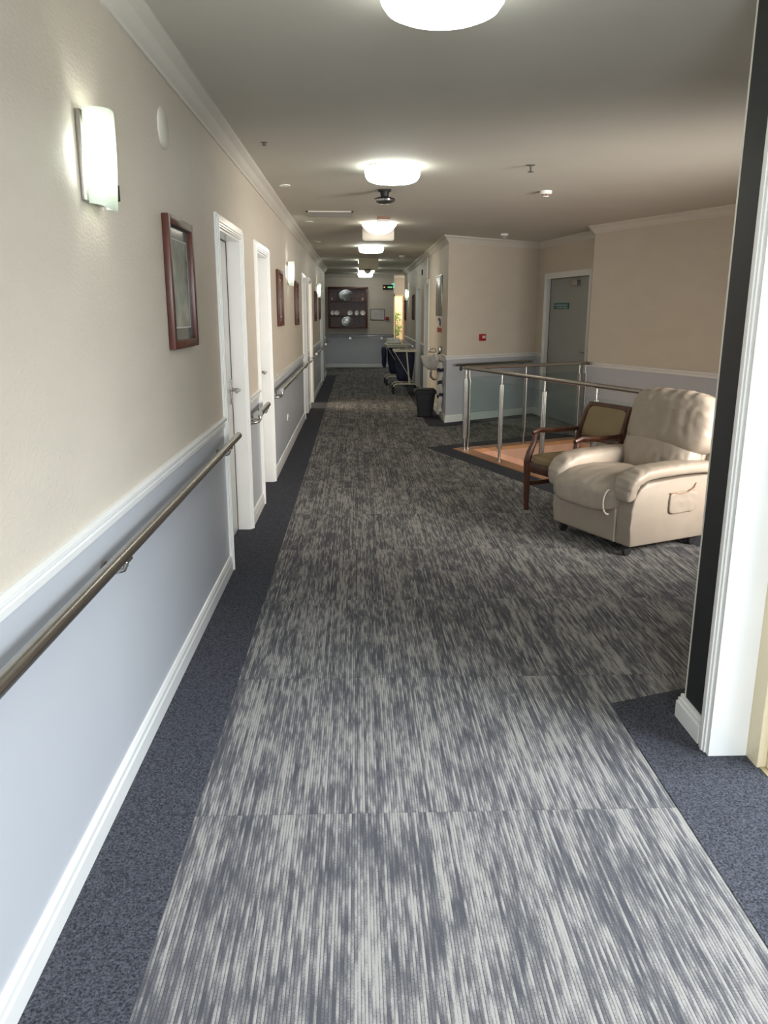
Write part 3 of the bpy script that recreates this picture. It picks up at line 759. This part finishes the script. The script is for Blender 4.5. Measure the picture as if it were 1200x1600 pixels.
# ------------------------------------------------------------------ wall lights
def sconce(loc, rz, label):
    t = thing('wall_light', label, 'wall light', loc, rz, 'frosted glass wall lights')
    b = MB(); b.box(-0.08, 0.08, 0, 0.016, -0.125, 0.118, 0.003); b.build('back_plate', 'steel', t)
    # curved frosted shade, open top and bottom
    V = []; F = []; n = 18; hs = [(-0.132, 0.84), (-0.07, 0.92), (0.0, 0.98), (0.07, 1.0), (0.124, 1.0)]
    for th in (0.0, 0.006):
        for z, f in hs:
            for k in range(n+1):
                u = -1+2*k/n; x = u*(0.083-th)-0.003; y = 0.022+(0.060-th)*(1-abs(u)**2.6)**0.6*f
                V.append((x, y, z+(-0.012*(1-u*u) if z < -0.1 else 0.006*(1-u*u) if z > 0.1 else 0)))
    m = n+1; h_ = len(hs)
    for s in (0, 1):
        o = s*m*h_
        for i in range(h_-1):
            for k in range(n): F.append([o+i*m+k, o+i*m+k+1, o+(i+1)*m+k+1, o+(i+1)*m+k])
    for k in range(n):
        F.append([k, k+1, m*h_+k+1, m*h_+k]); e = (h_-1)*m; F.append([e+k, e+k+1, m*h_+e+k+1, m*h_+e+k])
    b = MB(); b._add(V, F, True); b.build('shade', 'sconce', t)
    b = MB(); b.lathe([(0, -0.06), (0.014, -0.055), (0.018, 0), (0.014, 0.07), (0, 0.078)], (0, 0.045, 0.0), 14); b.build('lamp', 'sconcebulb', t)
    b = MB(); b.box(-0.058, -0.046, 0.064, 0.0735, -0.112, -0.066, 0.002); b.build('clip', 'plastic_black', t)
    return t
sc0 = sconce((XL, 2.535, 1.995), RZ_LEFT, 'frosted white wall light glowing near the camera at upper left')
dup(sc0, (XL, 9.45, 1.985), RZ_LEFT, 'lit frosted wall light between the two framed pictures halfway along the left wall')
dup(sc0, (XL, 16.35, 1.97), RZ_LEFT, 'lit frosted wall light on the far part of the left wall')
dup(sc0, (XR, 20.2, 1.975), RZ_RIGHT, 'lit frosted wall light on the far right wall of the corridor')

# ------------------------------------------------------------------ framed pictures
def picture(loc, rz, w, h, label, seed, bar_=0.036):
    t = thing('framed_picture', label, 'picture', loc, rz, 'framed pictures on the corridor walls')
    b = MB(); hw, hh = w/2, h/2
    for x0, x1, z0, z1 in ((-hw, -hw+bar_, -hh, hh), (hw-bar_, hw, -hh, hh), (-hw+bar_, hw-bar_, -hh, -hh+bar_), (-hw+bar_, hw-bar_, hh-bar_, hh)): b.box(x0, x1, 0.001, 0.030, z0, z1, 0.004)
    b.build('frame', 'mahog', t)
    b = MB(); b.box(-hw+bar_-.002, hw-bar_+.002, 0.004, 0.010, -hh+bar_-.002, hh-bar_+.002); b.build('mount', 'mat_board', t)
    k = bar_+0.055; b = MB()
    for x0, x1, z0, z1 in ((-hw+k-.006, -hw+k, -hh+k, hh-k), (hw-k, hw-k+.006, -hh+k, hh-k), (-hw+k-.006, hw-k+.006, -hh+k-.006, -hh+k), (-hw+k-.006, hw-k+.006, hh-k, hh-k+.006)): b.box(x0, x1, 0.010, 0.0115, z0, z1)
    b.build('mount_line', 'paper', t)
    b = MB(); b.box(-hw+k, hw-k, 0.010, 0.0113, -hh+k, hh-k); b.build('print', print_mat('print_%d' % int(seed), seed), t)
    return t
picture((XL, 3.675, 1.675), RZ_LEFT, 0.50, 0.545, 'wooden framed misty print nearest the camera, right of the first wall light', 1.0)
picture((XL, 8.35, 1.69), RZ_LEFT, 0.50, 0.545, 'dark framed picture just before the middle wall light on the left', 2.0)
picture((XL, 10.62, 1.665), RZ_LEFT, 0.46, 0.545, 'dark framed picture just beyond the middle wall light on the left', 3.0)
picture((XL, 15.5, 1.66), RZ_LEFT, 0.48, 0.545, 'dark framed picture before the far wall light on the left wall', 4.0)
picture((XL, 17.15, 1.66), RZ_LEFT, 0.46, 0.52, 'dark framed picture beyond the far wall light on the left wall', 5.0)
picture((XR, 18.2, 1.66), RZ_RIGHT, 0.48, 0.545, 'dark red framed picture on the right wall before its wall light', 6.0)
picture((XR, 21.2, 1.62), RZ_RIGHT, 0.48, 0.545, 'dark framed picture on the right wall beyond its wall light', 7.0)

# ------------------------------------------------------------------ small wall fittings
b = MB(); b.lathe([(0, 0), (0.078, 0), (0.078, 0.006), (0.07, 0.012), (0, 0.013)], (0, 0, 0), 32, axis='y'); o = b.build('blank_cover_plate', 'cornice'); o.location = (XL, 3.54, 2.285); o.rotation_euler = (0, 0, RZ_LEFT)
tag(o, 'round cream cover plate on the left wall below the cornice', 'cover plate')
t = thing('power_outlet', 'white power outlet on the grey dado below the third handrail', 'outlet', (XL, 8.98, 0.405), RZ_LEFT)
b = MB(); b.box(-0.058, 0.058, 0, 0.01, -0.036, 0.036, 0.004); b.build('face_plate', 'white', t)
b = MB(); b.box(-0.03, -0.015, 0.01, 0.014, 0.005, 0.022); b.build('switch', 'paper', t)
b = MB(); b.box(0.015, 0.03, 0.01, 0.014, 0.005, 0.022); b.build('switch', 'paper', t)
q = A-AW*0.675
t = thing('call_point', 'red fire call point on the angled wall above the balustrade', 'fire call point', (q.x, q.y, 1.20), facing(an.x, an.y), 'red call points')
b = MB(); b.box(-0.055, 0.055, 0, 0.045, -0.048, 0.048, 0.006); b.build('housing', 'red', t)
b = MB(); b.box(-0.036, 0.022, 0.045, 0.047, -0.012, 0.025); b.build('window', 'paper', t)
t = thing('call_point', 'dark red fire call point on the far wall beside the framed notice', 'fire call point', (0.865, YFAR, 1.375), RZ_FAR, 'red call points')
b = MB(); b.box(-0.05, 0.05, 0, 0.045, -0.048, 0.048, 0.006); b.build('housing', 'red', t)
b = MB(); b.box(-0.02, 0.02, 0.045, 0.047, -0.02, 0.02); b.build('window', 'red', t)

# ------------------------------------------------------------------ ceiling lights and fittings
def dome(x, y, label, warm=False):
    t = thing('ceiling_light', label, 'ceiling light', (x, y, H), 0, 'domed ceiling lights')
    b = MB(); b.lathe([(0.0, 0), (0.19, 0), (0.195, -0.012), (0.19, -0.018), (0.0, -0.018)], (0, 0, 0), 40); b.build('base', 'white', t)
    if warm: pr = [(0.0, -0.125), (0.07, -0.122), (0.12, -0.105), (0.165, -0.07), (0.195, -0.035), (0.205, -0.019), (0, -0.0185)]
    else: pr = [(0.0, -0.112), (0.10, -0.111), (0.15, -0.106), (0.178, -0.094), (0.194, -0.072), (0.20, -0.045), (0.20, -0.019), (0, -0.0185)]
    b = MB(); b.lathe(pr, (0, 0, 0), 40); b.build('diffuser', 'domewarm' if warm else 'dome', t)
    return t
dm = dome(0.275, 2.79, 'large domed ceiling light cut by the top edge of the photo')
dup(dm, (0.264, 6.13, H), 0, 'domed ceiling light in front of the black disc fixture')
dome(0.27, 9.85, 'warm bowl shaped ceiling light hanging before the white sign box', True)
dup(dm, (0.235, 13.2, H), 0, 'domed ceiling light between the white box and the beige box')
dup(dm, (0.235, 16.75, H), 0, 'domed ceiling light hidden just behind the beige box')
dup(dm, (0.235, 19.8, H), 0, 'second last domed ceiling light, below the beige box')
dup(dm, (0.235, 22.3, H), 0, 'last domed ceiling light, before the far wall')
t = thing('ceiling_sensor', 'dark bracketed silver disc fixture on the ceiling behind the second dome', 'ceiling fixture', (0.245, 7.25, H))
b = MB(); b.box(-0.055, 0.055, -0.05, 0.05, -0.014, 0, 0.003); b.tube([(0, 0, -0.01), (0, 0, -0.075)], 0.036, 16, rs=[0.04, 0.03]); b.build('bracket', 'plastic_black', t)
b = MB(); b.lathe([(0.0, -0.058), (0.05, -0.06), (0.088, -0.072), (0.09, -0.08), (0.0, -0.082)], (0, 0, 0), 28); b.build('rim', 'plastic_black', t)
b = MB(); b.lathe([(0.0, -0.081), (0.092, -0.081), (0.088, -0.095), (0.05, -0.112), (0, -0.118)], (0, 0, 0), 28); b.build('dish', 'silver', t)
t = thing('emergency_light', 'small brown and white box on the ceiling in front of the bowl light', 'ceiling fixture', (0.30, 9.2, H))
b = MB(); b.box(-0.068, 0.068, 0, 0.2, -0.03, 0); b.build('housing', 'brown', t)
b = MB(); b.box(-0.066, 0.062, 0.002, 0.19, -0.055, -0.03); b.build('diffuser', 'white', t)
t = thing('exit_sign', 'white hanging sign box right behind the warm bowl light', 'exit sign', (0.27, 10.25, H), 0, 'hanging exit sign boxes')
b = MB(); b.box(-0.195, 0.195, 0, 0.06, -0.155, 0, 0.004); b.build('case', 'vent', t)
b = MB(); b.box(-0.18, 0.18, 0.01, 0.05, -0.165, -0.155); b.build('lower_lip', 'vent', t)
t = thing('exit_sign', 'beige unlit sign box hanging beyond the fourth dome light', 'exit sign', (0.235, 16.1, H), 0, 'hanging exit sign boxes')
b = MB(); b.box(-0.195, 0.195, 0, 0.06, -0.235, 0, 0.004); b.build('case', 'beige', t)
b = MB(); b.box(-0.13, 0.14, -0.004, 0.0, -0.21, -0.045, 0.001); b.lathe([(0, -0.003), (0.07, -0.003), (0.07, 0.02), (0, 0.02)], (-0.02, 0.003, -0.225), 20, axis='y'); b.build('face', 'beige', t)
def vent(name, x0, x1, y0, y1, label):
    t = thing(name, label, 'ceiling vent', ((x0+x1)/2, (y0+y1)/2, H)); hx, hy = (x1-x0)/2, (y1-y0)/2
    b = MB()
    for a in ((-hx, hx, -hy, -hy+.02), (-hx, hx, hy-.02, hy), (-hx, -hx+.02, -hy, hy), (hx-.02, hx, -hy, hy)): b.box(a[0], a[1], a[2], a[3], -0.012, 0)
    b.build('frame', 'ceil', t)
    b = MB(); b.box(-hx+.02, hx-.02, -hy+.02, hy-.02, -0.002, 0); b.build('backing', 'darkvent', t)
    for i in range(5):
        y = -hy+.03+(2*hy-.06)*(i+.5)/5; b = MB(Matrix.Translation((0, y, -0.006)) @ Matrix.Rotation(0.7, 4, 'X')); b.box(-hx+.02, hx-.02, -0.02, 0.02, -0.001, 0.001); b.build('slat', 'vent', t)
vent('air_vent', -0.52, -0.03, 8.75, 9.2, 'rectangular slatted air grille in the ceiling left of the bowl light')
for i, (x, y, lb) in enumerate(((-0.588, 7.03, 'small lit recessed spot in the ceiling near the second white door'), (-0.574, 12.5, 'small lit recessed spot in the ceiling beyond the air grille'), (-0.55, 9.75, 'small recessed spot in the ceiling right beside the air grille'))):
    t = thing('downlight', lb, 'downlight', (x, y, H), 0, 'small ceiling downlights')
    b = MB(); b.lathe([(0.028, 0), (0.045, 0), (0.045, -0.006), (0.028, -0.004)], (0, 0, 0), 20); b.build('trim_ring', 'white', t)
    b = MB(); b.lathe([(0, -0.002), (0.029, -0.002), (0.029, -0.001), (0, -0.001)], (0, 0, 0), 20); b.build('lens', 'spot', t)
def sprinkler(x, y, label):
    t = thing('sprinkler', label, 'sprinkler', (x, y, H), 0, 'ceiling sprinklers')
    b = MB(); b.lathe([(0, 0), (0.03, 0), (0.028, -0.004), (0.010, -0.006), (0.008, -0.03), (0.006, -0.045), (0, -0.045)], (0, 0, 0), 18); b.build('body', 'darkvent', t)
    b = MB(); b.lathe([(0, -0.045), (0.022, -0.045), (0.022, -0.048), (0, -0.048)], (0, 0, 0), 18); b.build('deflector', 'darkvent', t)
    return t
sprinkler(1.245, 6.02, 'brass sprinkler head hanging from the ceiling above the lounge')
t = sprinkler(-0.568, 5.33, 'small sprinkler head on the ceiling near the left cornice, above the first door'); t.scale = (0.7, 0.7, 0.35)
def smoke(x, y, label):
    t = thing('smoke_detector', label, 'smoke detector', (x, y, H), 0, 'ceiling smoke detectors')
    b = MB(); b.lathe([(0, 0), (0.052, 0), (0.052, -0.018), (0.044, -0.028), (0, -0.028)], (0, 0, 0), 24); b.build('base', 'white', t)
    for k in range(5):
        a = 2*PI*k/5; b = MB(); b.box(0.022*math.cos(a)-.006, 0.022*math.cos(a)+.006, 0.022*math.sin(a)-.006, 0.022*math.sin(a)+.006, -0.042, -0.028); b.build('vent_post', 'brown', t)
    b = MB(); b.lathe([(0, -0.042), (0.03, -0.042), (0.024, -0.05), (0, -0.052)], (0, 0, 0), 20); b.build('cap', 'white', t)
smoke(1.64, 7.25, 'round white smoke detector on the ceiling over the recliner side')
smoke(1.98, 11.1, 'round white smoke detector on the ceiling before the angled wall')
smoke(0.85, 15.4, 'tiny white smoke detector on the far corridor ceiling right of the lights')

# ------------------------------------------------------------------ right wall: basin corner
t = thing('mirror', 'tall frameless grey mirror on the right wall above the basin', 'mirror', (XR, 12.6, 0), RZ_RIGHT)
b = MB(); b.box(-0.45, 0.45, 0, 0.012, 1.50, 2.09, 0.002); b.build('plate', 'mirror', t)
b = MB(); b.box(-0.46, 0.46, 0, 0.018, 2.088, 2.10); b.build('top_clip', 'steel', t)
t = thing('hand_washing_poster', 'small purple and grey poster under the mirror with a red strip', 'poster', (XR, 12.5, 0), RZ_RIGHT)
b = MB(); b.box(-0.30, 0.30, 0, 0.004, 1.34, 1.49); b.build('sheet', 'paper', t)
b = MB(); b.box(-0.26, 0.02, 0.004, 0.0055, 1.355, 1.45); b.box(-0.1, 0.2, 0.004, 0.0055, 1.43, 1.47); b.build('print', 'ink', t)
t = thing('red_notice', 'red notice strip on the right wall under the poster', 'notice', (XR, 12.5, 0), RZ_RIGHT)
b = MB(); b.box(-0.33, 0.30, 0, 0.006, 1.255, 1.325); b.build('panel', 'red', t)
t = thing('wash_basin', 'white wall mounted wash basin with chrome tap behind the black bin', 'wash basin', (XR, 12.72, 0), RZ_RIGHT)
b = MB(); V = []; F = []; n = 28
rings = [(0.0, -0.22), (0.55, -0.215), (0.82, -0.16), (0.95, -0.08), (1.0, -0.02), (1.02, 0.0), (0.92, 0.0), (0.80, -0.06), (0.5, -0.11), (0.0, -0.12)]
for f, z in rings:
    for k in range(n+1):
        a = PI*k/n; V.append((0.25*f*math.cos(a), 0.26*f*math.sin(a)**0.8+0.002 if math.sin(a) > 1e-6 else 0.002, 0.885+z))
for i in range(len(rings)-1):
    for k in range(n): F.append([i*(n+1)+k, i*(n+1)+k+1, (i+1)*(n+1)+k+1, (i+1)*(n+1)+k])
b._add(V, F, True); b.build('bowl', 'ceramic', t)
b = MB(); b.box(-0.27, 0.27, 0, 0.05, 0.80, 0.905, 0.01); b.build('backing_ledge', 'ceramic', t)
b = MB(); b.tube([(0, 0.03, 0.90), (0, 0.03, 0.98), (0, 0.06, 1.0), (0, 0.14, 0.985), (0, 0.16, 0.955)], 0.012); b.tube([(0.12, 0.03, 0.9), (0.12, 0.03, 0.94), (0.12, 0.16, 0.955)], 0.01); b.tube([(-0.12, 0.03, 0.9), (-0.12, 0.03, 0.94), (-0.12, 0.16, 0.955)], 0.01); b.build('tap', 'chrome', t)
b = MB(); b.tube([(0, 0.1, 0.67), (0, 0.1, 0.56), (0, 0.06, 0.52), (0, 0.0, 0.52)], 0.02); b.build('waste_pipe', 'chrome', t)
t = thing('soap_dispenser', 'small dark grey dispenser on the right wall beside the basin', 'dispenser', (XR, 12.1, 1.0), RZ_RIGHT)
b = MB(); b.box(-0.035, 0.035, 0, 0.05, -0.04, 0.06, 0.012); b.build('body', 'steel', t)
b = MB(); b.box(-0.012, 0.012, 0.02, 0.06, -0.055, -0.04); b.build('nozzle', 'plastic_black', t)
for i, (y, out, zb, lb) in enumerate(((11.93, 0.045, 0.06, 'white cloth strap with navy bands hanging nearest the basin'), (11.76, 0.045, 0.12, 'white cloth strap with navy bands hanging nearest the wall corner'))):
    t = thing('hanging_strap', lb, 'strap', (XR, y, 0), RZ_RIGHT, 'banded straps by the basin')
    pts = [(0.02*math.sin(k*1.3+i), out+0.012*math.sin(k*.9+i*2), 0.84-(0.84-zb)*k/16) for k in range(17)]
    b = MB(); b.tube(pts, 0.03, 8, rs=[0.024+0.010*math.sin(k*.8+i)**2 for k in range(17)], flat=0.5); b.build('cloth', 'linen', t)
    for k in (2, 6, 10):
        b = MB(); b.tube([pts[k], pts[k+1]], 0.039, 8, flat=0.6); b.build('band', 'navy', t)
    b = MB(); b.tube([(0, 0.0, 0.85), (0, out, 0.85), (0, out+.01, 0.875)], 0.006); b.build('hook', 'steel', t)
t = thing('pedal_bin', 'black plastic waste bin standing below the white basin', 'bin', (1.035, 12.12, 0))
def frustum(mb, w0, d0, w1, d1, z0, z1):
    mb._add([(-w0, -d0, z0), (w0, -d0, z0), (w0, d0, z0), (-w0, d0, z0), (-w1, -d1, z1), (w1, -d1, z1), (w1, d1, z1), (-w1, d1, z1)], [(3, 2, 1, 0), (4, 5, 6, 7), (0, 1, 5, 4), (1, 2, 6, 5), (2, 3, 7, 6), (3, 0, 4, 7)])
b = MB(); frustum(b, 0.105, 0.10, 0.145, 0.14, 0.004, 0.37); o = b.build('body', 'plastic_black', t); m = o.modifiers.new('bevel', 'BEVEL'); m.width = 0.012; m.segments = 2
b = MB(); frustum(b, 0.165, 0.16, 0.17, 0.165, 0.36, 0.405); frustum(b, 0.165, 0.16, 0.14, 0.13, 0.405, 0.43); o = b.build('lid', 'plastic_black', t); m = o.modifiers.new('bevel', 'BEVEL'); m.width = 0.008; m.segments = 2
b = MB(); b.box(-0.15, -0.10, -0.06, 0.0, 0.004, 0.03, 0.005); b.build('pedal', 'rubber', t)
b = MB(); b.tube([(0, 0.02, 2.12), (0, 0.02, H-0.09)], 0.014, 10); o = b.build('cable_conduit', 'white'); o.location = (XR, 14.5, 0); o.rotation_euler = (0, 0, RZ_RIGHT); tag(o, 'white vertical conduit on the right wall above the nearer door', 'conduit')
b = MB(); b.box(-0.03, 0.03, 0, 0.02, -0.05, 0.05, 0.004); o = b.build('wall_sensor', 'plastic_black'); o.location = (XR, 15.9, 2.3); o.rotation_euler = (0, 0, RZ_RIGHT); tag(o, 'small dark sensor high on the right wall between the doors', 'sensor')

# ------------------------------------------------------------------ linen trolleys
def trolley(loc, rz, label, w=0.46, dpt=0.5, lid=False):
    t = thing('linen_trolley', label, 'trolley', loc, rz, 'laundry trolleys'); hw = w/2; hd = dpt/2; zt = 0.83
    b = MB(); b.tube([(-hw, -hd, 0.14), (-hw, -hd, 0.17), (-hw+.05, -hd, 0.2), (hw-.05, -hd, 0.2), (hw, -hd, 0.17), (hw, -hd, 0.14)], 0.013, 10)
    b.tube([(-hw, hd, 0.14), (-hw, hd, 0.17), (-hw+.05, hd, 0.2), (hw-.05, hd, 0.2), (hw, hd, 0.17), (hw, hd, 0.14)], 0.013, 10)
    b.tube([(-hw+.1, -hd, 0.2), (0, 0, 0.19), (hw-.1, hd, 0.2)], 0.011, 8); b.tube([(hw-.1, -hd, 0.2), (0, 0, 0.19), (-hw+.1, hd, 0.2)], 0.011, 8); b.build('base_frame', 'enamel', t)
    for x in (-hw, hw):
        for y in (-hd, hd):
            b = MB(); b.lathe([(0, -0.016), (0.052, -0.016), (0.06, -0.008), (0.06, 0.008), (0.052, 0.016), (0, 0.016)], (x, y+.02, 0.06), 20, axis='x'); b.tube([(x, y, 0.06), (x, y, 0.145)], 0.018, 8); b.build('castor', 'rubber', t)
    for y in (-hd, hd):
        b = MB(); b.tube([(0.08, y, 0.2), (0.02, y, zt)], 0.015, 10); b.build('upright', 'enamel', t)
        b = MB(); b.tube([(-hw+.02, y*1.02, zt-.02), (-.02, y*1.02, 0.5), (0.12, y*1.02, 0.25)], 0.006, 6); b.tube([(hw-.02, y*1.02, zt-.02), (0.14, y*1.02, 0.3)], 0.006, 6); b.build('brace', 'enamel', t)
    b = MB(); b.box(-hw, hw, -hd-.02, -hd+.02, zt-.02, zt+.025, 0.012); b.box(-hw, hw, hd-.02, hd+.02, zt-.02, zt+.025, 0.012); b.box(-hw, -hw+.035, -hd, hd, zt-.02, zt+.02, 0.01); b.box(hw-.035, hw, -hd, hd, zt-.02, zt+.02, 0.01); b.build('top_frame', 'enamel', t)
    def bagfn(p, w_): 
        f = 1-0.25*(0.5-0.5*p.z); w_ = Vector((w_.x*f, w_.y*f, w_.z)); return w_+p.normalized()*0.02*noise.noise(Vector((w_.x*18, w_.y*18, w_.z*3)))
    b = MB(); b.pillow((0, 0, 0.54), hw-.03, hd-.035, 0.30, 6, 14, bagfn); b.build('bag', 'navy', t)
    if lid:
        b = MB(); b.box(-hw-.02, hw+.02, -hd-.03, hd+.03, zt+.026, zt+.06, 0.012); b.build('lid', 'enamel', t)
        b = MB(); b.pillow((-hw-.04, 0.0, 0.6), 0.05, 0.16, 0.22, 4, 12, bagfn); b.build('side_bag', 'navy', t)
    return t
trolley((0.935, 15.75, 0), 0.0, 'cream framed laundry trolley with a navy bag, nearer of the two')
trolley((0.86, 17.6, 0), 0.05, 'laundry trolley with cream lid and hanging dark bag, behind the nearer one', lid=True)
t = thing('folded_linen', 'white folded linen piled on the lid of the rear trolley', 'linen', (0.80, 17.5, 0.896))
for i, (x, y, z, hx, hy, hz) in enumerate(((0, 0, 0.03, 0.17, 0.14, 0.03), (-0.02, 0.02, 0.085, 0.14, 0.11, 0.028), (0.06, -0.03, 0.075, 0.08, 0.08, 0.03))):
    b = MB(); b.pillow((x, y, z), hx, hy, hz, 4, 10, wr(14, 0.012, i*3.0)); b.build('cloth', 'linen', t)
# ------------------------------------------------------------------ far wall
t = thing('display_shelf', 'mahogany wall display cabinet with three open shelves on the far wall', 'shelf', (-0.247, YFAR, 0), RZ_FAR)
hw, zb, zt = 0.55, 1.105, 2.235
b = MB(); b.box(-hw, hw, 0.001, 0.02, zb, zt); b.build('back_panel', 'mahog', t)
for s in (-1, 1):
    b = MB(); b.box(min(s*hw, s*(hw-.05)), max(s*hw, s*(hw-.05)), 0.02, 0.22, zb, zt, 0.004); b.build('side_panel', 'mahog', t)
b = MB(); b.box(-hw-.01, hw+.01, 0.02, 0.235, zt-.06, zt+.005, 0.004); b.build('top', 'mahog', t)
b = MB(); b.box(-hw, hw, 0.02, 0.225, zb, zb+.04, 0.004); b.build('bottom', 'mahog', t)
for z in (1.46, 1.855):
    b = MB(); b.box(-hw+.05, hw-.05, 0.02, 0.2, z-.022, z, 0.002); b.build('shelf_board', 'mahog', t)
def platter(x, z, rx, rz_, m, name, label, cat, group=None, y=0.10, seg=28):
    o_ = thing(name, label, cat, (x, YFAR-y, z+rz_), RZ_FAR, group)
    mb = MB(); mb.lathe([(0, -0.004), (0.55, -0.004), (0.7, 0.006), (1.0, 0.016), (1.0, 0.022), (0.7, 0.012), (0.55, 0.003), (0, 0.003)], (0, 0, 0), seg, axis='y')
    tl = Matrix.Rotation(math.radians(9), 3, 'X')
    for v in mb.b.verts: v.co = tl @ Vector((v.co.x*rx, v.co.y*0.7, v.co.z*rz_*0.99))
    mb.build('dish', m, o_)
    return o_
platter(-0.30, 1.856, 0.20, 0.155, 'silver', 'platter', 'large oval silver platter on the top shelf of the cabinet', 'platter')
platter(-0.275, 1.152, 0.16, 0.138, 'silver', 'platter', 'round patterned silver platter on the bottom shelf of the cabinet', 'platter')
for i, (px, lb) in enumerate(((-0.68, 'white plate at the left end of the middle shelf'), (-0.56, 'white plate second from the left on the middle shelf'), (-0.19, 'white plate in the middle of the middle shelf'), (0.0, 'white cup and saucer plate second from the right on the middle shelf'), (0.17, 'white plate at the right end of the middle shelf'))):
    platter(px, 1.461, 0.072 if i in (1, 2, 4) else 0.055, 0.068, 'ceramic', 'plate', lb, 'plate', 'white plates on the middle shelf', 0.09, 20)
for i in range(9):
    x = -0.70+i*0.108
    if -0.46 < x < -0.14: x += 0.0
    t = thing('stem_glass', 'small clear stemmed glass in the row on the top shelf', 'glass', (x, YFAR-0.165, 1.856), 0, 'glasses on the top shelf')
    b = MB(); b.lathe([(0, 0), (0.022, 0), (0.020, 0.003), (0.004, 0.006), (0.004, 0.03), (0.016, 0.04), (0.024, 0.055), (0.022, 0.085), (0.020, 0.085), (0.021, 0.056), (0.0, 0.038)], (0, 0, 0), 14); b.build('bowl', 'ceramic' if i in (0, 8) else 'clear', t)
t = thing('framed_notice', 'thin black framed paper notice on the far wall right of the cabinet', 'notice', (0.59, YFAR, 1.485), RZ_FAR)
b = MB()
for x0, x1, z0, z1 in ((-.2, -.188, -.155, .155), (.188, .2, -.155, .155), (-.188, .188, -.155, -.143), (-.188, .188, .143, .155)): b.box(x0, x1, 0, 0.016, z0, z1)
b.build('frame', 'plastic_black', t)
b = MB(); b.box(-.188, .188, 0.002, 0.008, -.143, .143); b.build('sheet', 'paper', t)
b = MB()
for z, ws in ((0.09, [.1]), (0.02, [.08, .1]), (-0.02, [.06, .05, .07]), (-.07, [.12])):
    x = -.14
    for w_ in ws: b.box(x, x+w_, 0.008, 0.009, z-.006, z+.006); x += w_+.03
b.build('print', 'vent', t)
t = thing('led_sign', 'black electronic sign with small red and green lights high on the far wall', 'sign', (0.88, YFAR, 2.235), RZ_FAR)
b = MB(); b.box(-.145, .145, 0, .05, -.065, .065, .004); b.build('case', 'plastic_black', t)
b = MB(); b.box(.08, .115, .05, .052, -.02, .015); b.build('red_light', 'ledred', t)
b = MB()
for x in (-.115, -.085, -.05, -.015): b.box(x, x+.018, .05, .052, -.025, .02)
b.build('green_light', 'ledgreen', t)
t = thing('exit_sign', 'small teal exit sign sticking out above the bright opening', 'exit sign', (1.02, YFAR-0.005, 2.275), RZ_FAR)
b = MB(); b.box(-.05, .03, 0, .03, -.065, .065, .003); b.build('panel', 'exitgreen', t)
b = MB(); b.box(-.035, .015, .03, .0315, -.01, .01); b.build('arrow', 'signtext', t)
for o in bpy.data.objects:
    if o.type == 'MESH' and any(p.use_smooth for p in o.data.polygons): smooth_angle(o, 42)
